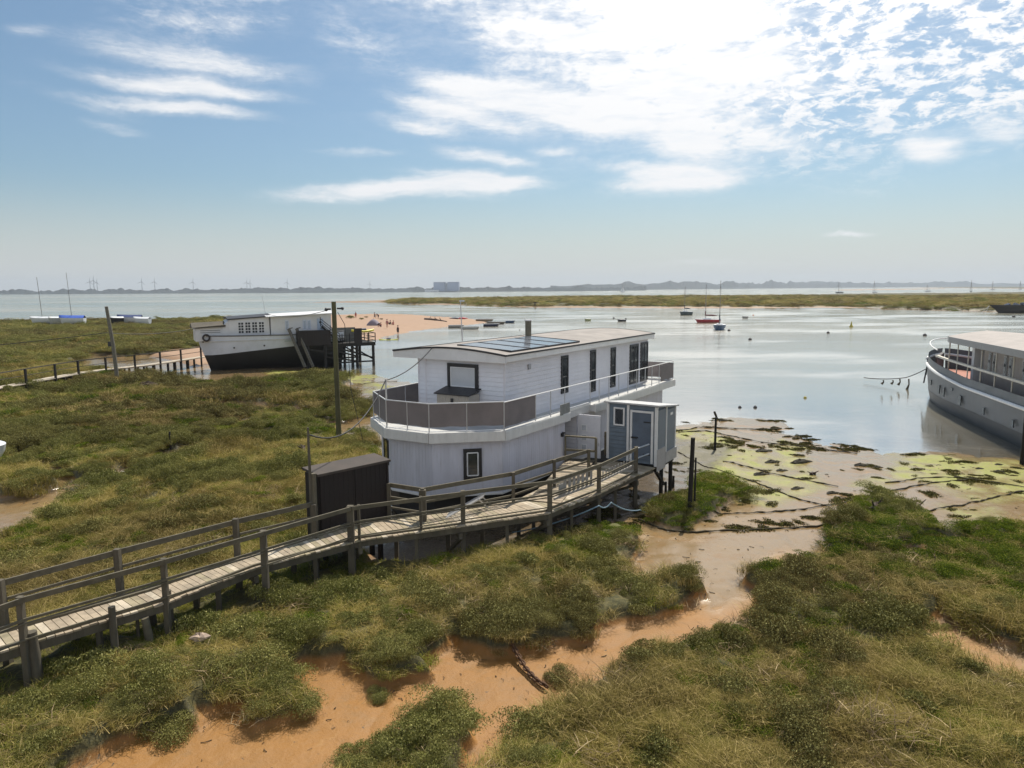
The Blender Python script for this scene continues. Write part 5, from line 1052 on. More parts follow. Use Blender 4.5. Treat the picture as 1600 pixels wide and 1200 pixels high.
# far boardwalk to the old houseboat
F0 = [tuple(G(x, y, .9)[:2]) for x, y in [(-160, 634), (0, 605), (70, 592), (120, 583), (165, 577), (230, 570), (285, 562), (318, 557)]]
FB = thing('far_boardwalk', 'narrow grey boardwalk on short piles crossing the marsh to the old white houseboat', 'boardwalk', (0, 0, 0))
m = MB()
for a, b_ in zip(F0[:-1], F0[1:]): m.beam((*a, .87), (*b_, .87), 1.0, .07); m.beam((*a, .80), (*b_, .80), .1, .1)
m.build('plank_deck', woodg2, FB)
m = MB()
for a, b_ in zip(F0[:-1], F0[1:]): m.beam((*(Vector(a)+Vector((.25, -.45))), 2.0), (*(Vector(b_)+Vector((.25, -.45))), 2.0), .06, .09); m.beam((*(Vector(a)+Vector((.25, -.45))), 1.5), (*(Vector(b_)+Vector((.25, -.45))), 1.5), .04, .05)
m.build('handrail', woodd, FB)
tot = [Vector(p) for p in F0]; Ls = [0]
for a, b_ in zip(tot[:-1], tot[1:]): Ls.append(Ls[-1]+(b_-a).length)
def along(s):
    for i in range(len(Ls)-1):
        if s <= Ls[i+1]: return tot[i].lerp(tot[i+1], (s-Ls[i])/(Ls[i+1]-Ls[i])), (tot[i+1]-tot[i]).normalized()
    return tot[-1], (tot[-1]-tot[-2]).normalized()
s = 1.; k = 0
while s < Ls[-1]:
    p, d = along(s); n = Vector((d.y, -d.x))*.45; zt = 2.04 if k % 3 == 0 else .83
    for q, z1 in ((p+n, zt), (p-n, .83)): m = MB(); m.beam((q.x, q.y, -.4), (q.x, q.y, z1), .14, .14, up=(1, 0, 0)); m.build('post', darkwood, FB)
    s += 1.05+rd.uniform(-.2, .2); k += 1
# ================================================================== grey motor ship at the right
GS = thing('grey_ship', 'big grey moored ship with a canvas canopy over its deck, at the right edge', 'ship', (33.9, 55.6, 0), atan2(-.970, -.242))
LG = 30.
def gh(s): t_ = min(s/11, 1); return 3.15*(1-(1-t_)**2.0)**.62+.02
secs = []; secw = []
for k in range(34):
    s = .02+LG*(k/33)**1.3; f = gh(s); zt = 2.75-.75*min(s/14, 1)**1.; rk = max(0, 1-s/5)*.9
    secs.append([(s, f, zt), (s+rk*.25, f*.97, zt*.62), (s+rk*.45, f*.92, .55)]); secw.append([(s+rk*.45, f*.925, .56), (s+rk*.8, f*.85, ZW-.05), (s+rk, f*.6, -1.0)])
SIDE = 1                                             # the side turned to us is local -y or +y
def both(mb, sc_, mi=0): mb.loft(sc_, mi, True); mb.loft([[(x, -y, z) for x, y, z in c][::-1] for c in sc_], mi, True)
m = MB(); both(m, secs); hull = m.build('hull', greyp, GS); m = MB(); both(m, secw); m.build('boot_topping', mat('hull_dark', (.06, .065, .065), .6, .25, .8), GS)
m = MB()
for sg in (1, -1):
    m.tube([(c[0][0], sg*(c[0][1]+.03), c[0][2]-.05) for c in secs if c[0][0] < 2.8], .11, 8); m.tube([(c[0][0], sg*(c[0][1]+.03), c[0][2]-.08) for c in secs if c[0][0] > 4.2], .10, 8)
m.build('rubbing_strake', mat('strake_white', (.74, .74, .72), .5, .05), GS)
m = MB(); m.prism([(c[1][0]+.1, c[1][1]*.90) for c in secs]+[(c[1][0]+.1, -c[1][1]*.90) for c in secs][::-1], 1.50, 1.62); m.build('deck', orange, GS)
bulw = [[(c[0][0], c[0][1]-.02, c[0][2]-.02), (c[0][0]+.0, c[0][1]-.05, c[0][2]+.48)] for c in secs if c[0][0] > 4.6]
m = MB(); both(m, bulw); both(m, [[(x, y-.03, z) for x, y, z in c][::-1] for c in bulw]); m.build('bulwark', greyp, GS)
bul2 = [[(c[0][0], c[0][1]-.02, c[0][2]-.02), (c[0][0]+.0, c[0][1]-.05, c[0][2]+.42)] for c in secs if c[0][0] < 2.9]
m = MB(); both(m, bul2); m.build('bow_bulwark', greyp, GS)
m = MB()
for sg in (1, -1): m.tube([(c[0][0]+.1, sg*max(c[0][1]-.1, 0), 3.95-.035*c[0][0]) for c in secs if c[0][0] < 8.5], .045, 6)
m.build('bow_rail', mat('strake_white', (.74, .74, .72)), GS)
m = MB()
for sg in (1, -1):
    sq = [[(c[0][0], sg*(c[0][1]-.02), 3.42-.01*c[0][0]), (c[0][0], sg*(c[0][1]-.2), 3.42-.01*c[0][0]), (c[0][0], sg*(c[0][1]-.2), 3.30-.01*c[0][0]), (c[0][0], sg*(c[0][1]-.02), 3.30-.01*c[0][0])] for c in secs if c[0][0] > 7.9]
    m.loft(sq, 0, False, True, True)
m.build('wooden_rail', cream, GS)
CE = [c for c in secs if c[0][0] > 8.2]
def canw(s): return (gh(s)-.12)*(1-max(0, 1-(s-8)/3.4)**3)**.5 if s > 8.0 else .02
cs = [8.02, 8.3, 8.8, 9.6, 10.6, 12, 14, 17, 20, 24, 29]
m = MB(); up_ = [[(s, canw(s)*q, 4.72+.30*(1-q*q)) for q in (-1, -.8, -.5, 0, .5, .8, 1)] for s in cs]; m.loft(up_, 0, True); m.loft([[(x, y, z-.08) for x, y, z in c][::-1] for c in up_], 0, True); m.build('canopy', canvas, GS)
m = MB()
for sg in (1, -1): m.loft([[(s, sg*(canw(s)+.03), 4.74), (s, sg*(canw(s)+.03), 4.36), (s, sg*(canw(s)-.03), 4.36), (s, sg*(canw(s)-.03), 4.74)] for s in cs], 0, False, True, True)
m.build('canopy_fascia', mat('fascia_grey', (.27, .27, .26), .6, .1), GS)
for s in (9.2, 10.6, 12.2, 14, 16, 18, 20.2, 23, 26):
    for sg in (1, -1): m = MB(); m.tube([(s, sg*(canw(s)-.05), 2.2), (s, sg*(canw(s)-.05), 4.4)], .035, 6); m.build('stanchion', cream, GS)
cabw = mat('cabin_brown', (.34, .29, .25), .6, .12, 1, dirt=.3, dirtcol=(.2, .16, .13)); 
m = MB(); m.prism([(12.5, -1.3), (13.3, -1.9), (29, -1.9), (29, 1.9), (13.3, 1.9), (12.5, 1.3)], 1.8, 4.6); cb = m.build('deckhouse', cabw, GS)
for sg in (1, -1):
    for s in (14.0, 14.7, 16.2, 16.9, 18.6, 20.0, 20.6, 22.4, 24, 25.4):
        m = MB(); m.bb(s, s+.42, sg*1.9-.0, sg*1.95, 2.75, 4.05); f = m.build('window', mat('win_grey', (.36, .36, .35), .5), cb); m = MB(); m.bb(s+.08, s+.34, sg*1.951, sg*1.962, 2.85, 3.95); m.build('pane', glass, f)
m = MB(); m.bb(11.9, 12.3, .9, 2.1, 1.8, 4.4); m.bb(11.9, 12.3, -2.1, -.9, 1.8, 4.4); m.build('white_screen', whitec, GS)
m = MB(); m.bb(9.2, 11.6, -1.1, 1.1, 1.8, 2.5); m.build('hatch', mat('hatch_dark', (.07, .06, .055), .6), GS)
m = MB(); m.prism([(.6, -.35), (5.2, -2.1), (5.2, -2.0), (.9, -.2)], 1.8, 2.9); m.build('dark_coaming', mat('hatch_dark', (.07, .06, .055)), GS)
for (x, y) in ((3.2, 1.1),): m = MB(); m.tube([(x, y, 1.8), (x, y, 4.3)], [.17, .15], 10); m.build('bollard_post', navy, GS)
for sg in (-1, 1):
    for s, z, w_, h in ((1.2, 1.9, .1, .4), (2.0, 1.8, .1, .35), (2.9, 1.75, .1, .35), (3.8, 1.65, .1, .38), (7.2, 1.3, .1, .35), (9.6, 1.15, .12, .55), (10.6, 1.1, .12, .6), (13.5, 1.0, .26, .6), (17.2, .95, .13, .4), (21, .95, .13, .4), (12, 1.5, .2, .18)):
        f = gh(s); sl_ = (gh(s+.1)-gh(s-.1))/.2; m = MB(); m.box((s, sg*(f*.975+.03), z), (w_*1.6, .06, h), sg*atan2(sl_, 1)); m.build('porthole', glass, hull)
m = MB(); 
for sg in (1, -1): m.beam((4.3, sg*(gh(4.3)-.1), 2.7), (4.3, sg*(gh(4.3)+.12), .9), .08, .08)
m.build('boarding_frame', edgem, GS)
gb = Vector((33.4, 55.6, 0))
wire('mooring_rope', 'mooring rope with weed hanging from it leading from the bow of the grey ship', [(33.2, 55.4, 2.0), tuple(G(1415, 590, .5)), tuple(G(1350, 590, .1))], .035, .12)
for k, (x, y, L) in enumerate([(1420, 592, .9), (1406, 592, .5), (1395, 594, .3), (1380, 594, .3)]): 
    g = G(x, y, .6); m = MB(); m.tube([(0, 0, 0), (.05, 0, -L*.5), (-.1, 0, -L)], [.06, .05, .12], 5); o = m.build('weed_clump', ropem); o.location = tuple(g); tag(o, ['longest weed clump hanging from the ship mooring rope', 'second weed clump from the right on the ship mooring rope', 'third weed clump from the right on the ship mooring rope', 'leftmost weed clump on the ship mooring rope'][k], 'seaweed', 'weed hanging from the mooring rope')
# ================================================================== boats on the water
def hullmesh(L, B, Hh, draft=.3):
    secs = []; N = 14
    for k in range(N+1):
        s = k/N; f = B/2*(1-(1-min(s*1.9, 1))**2.1)**.7*(1-.22*max(0, (s-.6)/.4)**2)+.01; zt = Hh*(1.12-.25*s+.12*s*s); rk = .10*L*(1-s)**3
        secs.append([(-L/2+L*s, f, zt), (-L/2+L*s+rk*.6, f*.92, zt*.45), (-L/2+L*s+rk, f*.55, -draft*.4), (-L/2+L*s+rk, .01, -draft), (-L/2+L*s+rk, -f*.55, -draft*.4), (-L/2+L*s+rk*.6, -f*.92, zt*.45), (-L/2+L*s, -f, zt)])
    m = MB(); m.loft(secs, 0, True); m.add(secs[-1], [tuple(range(7))]); return m, secs
sailcov = mat('sail_cover', (.03, .04, .06), .7); mastm = mat('mast', (.22, .20, .18), .5); wh2 = mat('grp_white', (.70, .71, .72), .35, .04)
def sailboat(label, px, py, D=None, L=6.5, B=2.1, Hh=.8, mast=9., rz=.2, hc=None, boom=True, grp=None, sail=False, cover=None, nm='sailing_boat'):
    g = G(px, py, ZW); o = thing(nm, label, 'sailing boat', (g[0], g[1], ZW), rz, grp)
    m, secs = hullmesh(L, B, Hh); m.build('hull', hc or wh2, o)
    m = MB(); m.loft([[secs[i][0], (secs[i][0][0], 0, secs[i][0][2]+.06), secs[i][6]] for i in range(len(secs))], 0, True)
    m.loft([[(x, y*q, Hh*.9+z) for y, z, q in ((-B*.28, 0, 1), (-B*.22, .38, 1), (B*.22, .38, 1), (B*.28, 0, 1))] for x in (-L*.18, L*.12)], 0, False, False, True); m.build('coach_roof', wh2, o)
    m = MB(); m.tube([(-L*.08, 0, Hh), (-L*.08, 0, Hh+mast)], [.07*max(1, g[1]/300), .045*max(1, g[1]/300)], 6); m.build('mast', mastm, o)
    r_ = .012*max(1, g[1]/140)
    m = MB(); m.tube([(-L/2, 0, Hh*1.05), (-L*.08, 0, Hh+mast*.95)], r_, 4); m.tube([(L/2, 0, Hh*.9), (-L*.08, 0, Hh+mast)], r_, 4); m.tube([(-L*.08, B/2, Hh), (-L*.08, 0, Hh+mast*.9)], r_, 4); m.tube([(-L*.08, -B/2, Hh), (-L*.08, 0, Hh+mast*.9)], r_, 4); m.build('rigging', mastm, o)
    if boom: m = MB(); m.tube([(-L*.06, 0, Hh+1.0), (L*.2, 0, Hh+.95), (L*.38, 0, Hh+.85)], [.16, .2, .09], 7); m.tube([(-L*.08, 0, Hh+.9), (-L*.08, 0, Hh+2.)], .12, 6); m.build('boom', cover or sailcov, o)
    if sail: m = MB(); m.add([(-L*.05, 0, Hh+.8), (L*.4, .1, Hh+.9), (-L*.08, .05, Hh+mast), (-L*.5, .1, Hh), (-L*.09, .02, Hh+mast*.9)], [(0, 1, 2), (3, 0, 4)]); m.build('sail', wh2, o)
    return o
sailboat('red hulled sailing boat with a bare mast, moored behind the blue one', 1105, 504, L=6.0, B=1.9, Hh=.75, mast=8.2, rz=radians(5), hc=redm, cover=mat('cover_maroon', (.10, .03, .03), .7))
sailboat('blue hulled sailing boat seen end on, nearest of the moored yachts', 1124, 515, L=6.2, B=2.4, Hh=.95, mast=8.6, rz=radians(72), hc=bluem)
sailboat('small dark sloop moored by the island, left of the red boat', 1071, 492, L=4.2, B=2.0, Hh=1.0, mast=7.5, rz=radians(20), hc=mat('hull_green_dark', (.06, .08, .08), .5))
sailboat('white sailed yacht sailing far out near the far hills', 973, 456.5, L=9, B=3, Hh=1.3, mast=11, rz=0, boom=False, sail=True)
for k, (x, y, ms, rz, lb) in enumerate([(1311, 458.0, 13, .1, 'dark long yacht with leaning mast, leftmost of the far right moorings'), (1366, 457.5, 14, .6, 'white yacht, second from the left in the far right moorings'), (1449, 455.8, 9, .2, 'low white boat in the middle of the far right moorings'), (1517, 456.0, 15, .9, 'pale green hulled yacht below the far right point'), (1551, 452.8, 16, .2, 'white yacht close under the far point, second from the right edge'), (1594, 452.5, 16, .4, 'yacht at the right edge of the picture, by the far point')]):
    sailboat(lb, x, y, L=10.5, B=3.2, Hh=1.3, mast=ms, rz=rz, hc=[darkwood, wh2, wh2, mat('hull_pale_green', (.35, .42, .38), .5), wh2, wh2][k], grp='yachts on the far right moorings', nm='yacht')
# boats drawn up on the shore beyond the left marsh
def shoreboat(label, px, py, L, mast, rz, hc, cover=None, cat='boat'):
    g = G(px, py, 1.3); o = thing('beached_boat', label, cat, (g[0], g[1], 1.45), rz, 'boats laid up on the left shore'); m, secs = hullmesh(L, L*.34, .95, .5); m.build('hull', hc, o)
    m = MB(); m.loft([[(s[0][0], s[0][1], s[0][2]), (s[0][0], 0, s[0][2]+(.55 if cover else .3)), (s[6][0], s[6][1], s[6][2])] for s in secs], 0, True); m.build('boat_cover' if cover else 'deck', cover or wh2, o)
    if mast: m = MB(); m.tube([(0, 0, .8), (-.35, 0, mast)], [.06, .045], 6); m.build('mast', mastm, o)
    return o
blu = mat('tarp_blue', (.04, .10, .42), .6)
shoreboat('white cabin boat with a bare mast, leftmost on the left shore', 67, 505, 4.6, 9.6, .4, wh2)
shoreboat('blunt grey white boat between the two masted boats on the left shore', 88, 505, 3.4, 0, 1.2, mat('hull_offgrey', (.45, .45, .42), .6))
shoreboat('masted boat under a bright blue tarpaulin on the left shore', 113, 505, 5.2, 10.5, .1, wh2, blu)
shoreboat('small dark dinghy right of the leaning pole on the left shore', 183, 505, 2.6, 0, .8, darkwood)
shoreboat('white boat with navy cover right of the leaning pole', 203, 504, 5.0, 0, .15, wh2, mat('tarp_navy', (.03, .05, .14), .6))
shoreboat('pale upturned dinghy right of the navy covered boat', 222, 506, 3.8, 0, -.2, wh2)
# dinghies at the tip of the sand spit and open boats
def dinghy(label, px, py, L, rz, hc, z=ZW, grp='dinghies at the tip of the sand spit', inner=None, lean=0, nm='dinghy'):
    g = G(px, py, z); zz = max(z, gz(g[0], g[1])) if z <= ZW else z
    o = thing(nm, label, 'dinghy', (g[0], g[1], zz+.05), rz, grp); o.rotation_euler = (lean, 0, rz)
    m, secs = hullmesh(L, L*.36, .5, .15); m.build('hull', hc, o)
    m = MB(); m.loft([[(s[0][0], s[0][1]*.9, s[0][2]*.96), (s[0][0], s[0][1]*.6, .1), (s[6][0], s[6][1]*.6, .1), (s[6][0], s[6][1]*.9, s[6][2]*.96)] for s in secs[1:-1]], 0, True); m.build('inside', inner or mat('boat_inside', (.25, .23, .19), .8), o)
    for x in (-L*.12, L*.15): m = MB(); m.bb(x-.1, x+.1, -L*.14, L*.14, .33, .37); m.build('thwart', woodg2, o)
    m = MB(); m.tube([s[0] for s in secs], .03, 5); m.tube([s[6] for s in secs], .03, 5); m.build('gunwale', wh2, o); return o
gy = mat('dinghy_grey', (.30, .29, .26), .6)
dinghy('grey dinghy, leftmost of the boats by the sand spit tip', 713, 512, 3.4, 3.1, gy)
dinghy('pale grey dinghy with light gunwale, nearest the camera at the spit tip', 735, 514.5, 3.9, 3.1, mat('dinghy_pale', (.42, .42, .38), .6))
dinghy('navy blue dinghy floating at the spit tip', 768, 510, 3.6, 3.2, navy)
dinghy('long brown dinghy behind the navy one at the spit tip', 776, 506.5, 4.4, 2.9, mat('dinghy_brown', (.15, .12, .08), .7))
dinghy('sandy coloured open boat drawn up on the very tip of the spit', 758, 503, 4.6, 2.8, mat('dinghy_sand', (.30, .25, .18), .7))
dinghy('small dark blue dinghy floating alone right of the spit', 797, 504.5, 2.4, 3.1, bluem)
dinghy('small yellow green dinghy floating left of the outboard boat', 918, 501.5, 1.6, .2, mat('dinghy_lime', (.32, .34, .16), .6), grp='small open boats on the water')
d_ = dinghy('small black and white open boat with an outboard engine', 971, 502.5, 2.2, .1, edgem, grp='small open boats on the water'); m = MB(); m.box((1.1, 0, .55), (.25, .3, .5)); m.build('outboard', edgem, d_)
dinghy('tiny grey tender at the foot of the island right of the blue yacht', 1164, 497.5, 1.6, 0, gy, grp='small open boats on the water')
dinghy('white dinghy on the marsh at the left edge of the picture', -6, 714, 1.9, -1.2, wh2, z=.45, grp=None) if False else None
g = G(-14, 722, .35); WD = thing('white_dinghy', 'white dinghy with a short mast at the left edge of the picture, in the marsh', 'dinghy', (g[0], g[1], gz(g[0], g[1])+.15), 2.5); m, secs = hullmesh(2.6, 1.1, .5, .1); m.build('hull', wh2, WD); m = MB(); m.loft([[s[0], (s[0][0], 0, s[0][2]+.1), s[6]] for s in secs], 0, True); m.build('deck', wh2, WD); m = MB(); m.tube([(-1.0, .2, .5), (-1.0, .2, 1.6)], .025, 5); m.build('mast', mastm, WD)
# old barge at the right
g = G(1556, 489, ZW); BG_ = thing('old_barge', 'long dark barge loaded with gear moored at the right edge by the island', 'barge', (g[0]+14, g[1]+.5, ZW), radians(0))
m, secs = hullmesh(32, 6, 2.2, .3); m.build('hull', mat('barge_brown', (.05, .045, .038), .8, .25, .3), BG_)
m = MB(); m.prism([(s[0][0], s[0][1]*.97) for s in secs]+[(s[6][0], s[6][1]*.97) for s in secs][::-1], 1.5, 1.6); m.build('deck', darkwood, BG_)
m = MB()
for k in range(26): m.rock((-11+k*.85+rd.uniform(-.3, .3), rd.uniform(-1.6, .3), 1.9+rd.uniform(0, 1.1)*(.4+.6*(k < 14))), rd.uniform(.4, .8), seed=k)
m.build('cargo', mat('cargo_blue', (.05, .07, .11), .8, .4, .5), BG_)
m = MB(); m.tube([(-15.8, 0, 2.2), (-18.5, -.5, 0)], .05, 5); m.tube([(-15.8, 0, 2.2), (-17.6, -1, 0)], .05, 5); m.build('anchor_chains', steel, BG_)
# buoys
bm_ = {'dark': mat('buoy_black', (.03, .028, .03), .5), 'y': mat('buoy_yellow', (.40, .33, .05), .5), 'o': mat('buoy_orange', (.5, .16, .06), .5)}
for k, (x, y, r, c, lb) in enumerate([(959, 497.5, .3, 'dark', 'small dark buoy left of the outboard boat'), (1139, 517, .3, 'dark', 'dark buoy close to the right of the blue yacht'), (1172, 531, .28, 'dark', 'dark buoy alone below and right of the blue yacht'), (1294, 520.5, .28, 'dark', 'dark buoy in mid water, left of the yellow buoy'), (1330, 511, .38, 'y', 'yellow conical buoy in mid water'), (1445, 524.5, .32, 'dark', 'dark round buoy above the bow of the grey ship'), (1584, 495.5, .4, 'dark', 'dark buoy below the old barge'), (1258, 622, .12, 'y', 'tiny pale buoy off the weedy spit'), (1156, 637, .12, 'dark', 'left one of two little dark floats off the weedy spit'), (1180, 637, .13, 'dark', 'right one of two little dark floats off the weedy spit'), (1177, 493, .25, 'o', 'orange buoy at the foot of the island'), (584, 567, .12, 'dark', 'little dark buoy in the inlet behind the stern deck'), (812, 516, .14, 'dark', 'tiny dark buoy right of the navy dinghy')]):
    g = G(x, y, ZW); m = MB(); m.sphere((0, 0, .1*r), r, 12, 8, sq=1. if c != 'y' else 1.)
    if c == 'y' and r > .2: m.tube([(0, 0, 0), (0, 0, .5), (0, 0, 1.15)], [r, r*.5, .05], 8)
    m.tube([(0, 0, r*.8), (0, 0, r*1.3)], r*.2, 6); o = m.build('mooring_buoy', bm_[c]); o.location = (g[0], g[1], ZW); tag(o, lb, 'buoy', 'mooring buoys')
# sea posts on the island edge
for k, (x, y, yt, lb) in enumerate([(836, 480, 473, 'tripod beacon post on the island shore above the houseboat roof'), (967, 480, 474, 'thin post on the island beach'), (1576, 465, 458, 'thin post on the marsh at the far right')]):
    g = G(x, y, 0); h = atD(x, yt, g[1])[2]; m = MB(); m.tube([(0, 0, -.3), (0, 0, h)], .14, 6); 
    if k == 0: m.tube([(0, 0, h*.8), (1.2, 0, -.2)], .1, 5); m.tube([(0, 0, h*.8), (-1., .5, -.2)], .1, 5); m.box((0, 0, h), (1.3, .3, .5))
    o = m.build('beacon_post', darkwood); o.location = (g[0], g[1], 0); tag(o, lb, 'post')
# ================================================================== people on the beach
skin = (.42, .22, .15)
def person(label, px, py, pose='stand', rz=0., top=(.1, .1, .12), legs=None, hair=(.05, .03, .02), hgt=1.7, z=None):
    g = G(px, py, 0); z0 = gz(g[0], g[1]); g = G(px, py, z0); o = thing('person', label, 'person', (g[0], g[1], z0-.02), rz, 'people on the sand spit'); o.scale = (hgt/1.75,)*3
    if pose == 'stand': J = dict(pel=(0, 0, .95), ch=(0, 0, 1.25), nk=(0, 0, 1.47), hd=(0, .02, 1.62), sh=.19, kn=[(.1, .03, .5), (-.1, .0, .5)], ft=[(.11, 0, .06), (-.11, -.05, .06)], el=[(.26, -.02, 1.14), (-.26, .0, 1.14)], ha=[(.25, .12, .88), (-.27, .06, .88)])
    elif pose == 'walk': J = dict(pel=(0, 0, .93), ch=(0, .05, 1.24), nk=(0, .08, 1.46), hd=(0, .12, 1.61), sh=.19, kn=[(.1, .22, .52), (-.1, -.05, .5)], ft=[(.1, .3, .08), (-.1, -.35, .12)], el=[(.26, -.12, 1.16), (-.26, .18, 1.16)], ha=[(.25, -.05, .93), (-.25, .38, 1.02)])
    elif pose == 'bend': J = dict(pel=(0, -.1, .9), ch=(0, .2, 1.12), nk=(0, .38, 1.2), hd=(0, .5, 1.25), sh=.18, kn=[(.1, 0, .5), (-.1, 0, .5)], ft=[(.11, -.02, .06), (-.11, -.02, .06)], el=[(.2, .4, .95), (-.2, .4, .95)], ha=[(.15, .5, .72), (-.15, .5, .72)])
    else: J = dict(pel=(0, 0, .14), ch=(0, -.06, .46), nk=(0, -.06, .68), hd=(0, -.03, .83), sh=.19, kn=[(.13, .40, .42), (-.13, .42, .38)], ft=[(.12, .62, .06), (-.14, .68, .06)], el=[(.27, .08, .42), (-.27, .05, .42)], ha=[(.2, .34, .42), (-.2, .33, .4)])
    V = []; R = []; E = []
    def av(p, r): V.append(p); R.append(r); return len(V)-1
    pe = av(J['pel'], .15); c_ = av(J['ch'], .16); n_ = av(J['nk'], .065); h0 = av((J['hd'][0], J['hd'][1], J['hd'][2]-.03), .09); h1 = av((J['hd'][0], J['hd'][1]+.01, J['hd'][2]+.08), .09); E += [(pe, c_), (c_, n_), (n_, h0), (h0, h1)]
    for i, sg in enumerate((1, -1)):
        s_ = av((sg*J['sh'], J['ch'][1]*.5+J['nk'][1]*.5, J['ch'][2]*.35+J['nk'][2]*.65-.02), .06); e_ = av(J['el'][i], .045); w_ = av(J['ha'][i], .035); f_ = av(tuple(Vector(J['ha'][i])+(Vector(J['ha'][i])-Vector(J['el'][i])).normalized()*.14), .03)
        hp_ = av((sg*.1, J['pel'][1]+.01, J['pel'][2]-.05), .1); k_ = av(J['kn'][i], .065); a_ = av(J['ft'][i], .042); t_ = av((J['ft'][i][0], J['ft'][i][1]+.17, J['ft'][i][2]-.02), .03)
        E += [(c_, s_), (s_, e_), (e_, w_), (w_, f_), (pe, hp_), (hp_, k_), (k_, a_), (a_, t_)]
    me = bpy.data.meshes.new('body'); me.from_pydata(V, E, []); bo = bpy.data.objects.new('body', me); S.collection.objects.link(bo); bo.parent = o
    sk = bo.modifiers.new('skin', 'SKIN'); sl_ = me.skin_vertices[0] if me.skin_vertices else None
    if sl_:
        for i, r in enumerate(R): sl_.data[i].radius = (r, r)
        sl_.data[0].use_root = True
    bo.modifiers.new('sub', 'SUBSURF').levels = 1; me.materials.append(mat('skin', skin, .6, .05))
    cm = mat('cloth_%02d%02d%02d' % tuple(int(c*99) for c in top), top, .8, .1); m = MB(); a, b_ = Vector(J['pel']), Vector(J['ch'])
    m.tube([a-(b_-a).normalized()*.03, a.lerp(b_, .5), b_, b_.lerp(Vector(J['nk']), .6)], [.185, .165, .205, .15], 10); m.build('top', cm, o)
    if legs:
        lm_ = mat('cloth_%02d%02d%02d' % tuple(int(c*99) for c in legs), legs, .8, .1); m = MB()
        for i, sg in enumerate((1, -1)): h_ = Vector((sg*.1, J['pel'][1], J['pel'][2]-.0)); m.tube([h_, Vector(J['kn'][i])], [.135, .095], 8)
        m.build('shorts', lm_, o)
    m = MB(); m.sphere((J['hd'][0], J['hd'][1]-.025, J['hd'][2]+.07), .115, 10, 7); m.build('hair', mat('hair_%d' % int(hair[0]*99), hair, .8), o); return o
person('person in dark swimwear standing at the edge of the wet sand', 622, 523, 'stand', 2.6, (.02, .02, .025), (.02, .02, .025), hgt=1.75)
person('person in a red top standing by the low bushes on the spit', 556, 497, 'stand', .6, (.40, .06, .04), (.4, .1, .08))
person('person in pale clothes walking by the sea side bushes of the spit', 586, 498, 'walk', 1.9, (.12, .11, .10), (.10, .10, .12))
person('person in black bending over beside the walker on the sea side', 591, 498, 'bend', 2.2, (.025, .025, .03), (.04, .04, .05))
person('person in orange top standing near the old houseboat stern', 514.5, 496, 'stand', 1.3, (.42, .15, .09), (.3, .1, .08))
person('person in a pink swimsuit standing in the middle of the beach group', 605, 512, 'stand', .3, (.30, .10, .12), None)
person('person with red skin and dark shorts sitting left in the beach group', 595, 510.5, 'sit', 2.4, (.42, .14, .12), (.05, .05, .07))
person('person in dark clothes sitting just right of the standing bather', 609.5, 507, 'sit', 1.4, (.03, .03, .035), (.03, .03, .035))
person('person in a coral top sitting rightmost in the beach group', 614.5, 507.5, 'sit', 2.8, (.50, .14, .12), (.4, .12, .1))
g = G(586, 509, .3); TT = thing('beach_tent', 'grey lilac pop-up beach shelter pitched left of the bathers', 'tent', (g[0], g[1], gz(g[0], g[1])), -.2)
m = MB(); m.loft([[(-1.2+2.4*k/8, -.1+1.3*sin(a)*.8-.6, max(0, 1.35*cos(a)*sin(pi*(.12+.76*k/8)))) for a in [-pi/2+pi*j/8 for j in range(9)]] for k in range(9)], 0, True); m.build('canopy', mat('tent_grey', (.22, .19, .22), .8, .1, 1), TT)
m = MB(); m.beam((-1.1, .3, 0), (1.1, .3, .02), .5, .04); m.build('ground_mat', mat('mat_pink', (.40, .28, .26), .9), TT)
def log(label, p, q, r, nm='driftwood', mt=None, br=3):
    a = G(*p, .3); a[2] = gz(a[0], a[1]); b_ = G(*q, .3); b_[2] = gz(b_[0], b_[1]); d = Vector(b_-a); m = MB()
    m.tube([Vector((0, 0, r*.6)), d*.35+Vector((.1*r, r, r*1.1)), d*.7+Vector((0, -r, r*.8)), d+Vector((0, 0, r*.5))], [r*1.3, r, r*.9, r*.4], 8)
    for k in range(br): t_ = .2+.7*k/max(br, 1); s_ = d*t_+Vector((0, 0, r)); m.tube([s_, s_+Vector((rd.uniform(-1, 1), rd.uniform(-1, 1), rd.uniform(.3, 1.)))*r*4], [r*.5, r*.15], 5)
    o = m.build(nm, mt or mat('driftwood_dark', (.055, .035, .028), .9, .3)); o.location = tuple(map(float, a)); return tag(o, label, nm.replace('_', ' '))
log('long dark driftwood trunk lying on the upper beach', (664, 500), (698, 503), .22, br=5)
g = G(716, 498, .3); CT = thing('beach_catamaran', 'red and dark canoe-like boats lying on the far edge of the sand spit', 'kayak', (g[0], g[1], gz(g[0], g[1])), 0.1)
for x, c in ((-.9, navy), (1.1, mat('kayak_red', (.5, .04, .06), .5))):
    m = MB(); m.loft([[(x-1.5+3*k/8, .35*sin(pi*(k+.3)/8.6)*cos(a), .2+.25*sin(a)*sin(pi*(k+.3)/8.6)) for a in [2*pi*j/8 for j in range(8)]] for k in range(9)], 0, True, True, True); m.build('hull', c, CT)
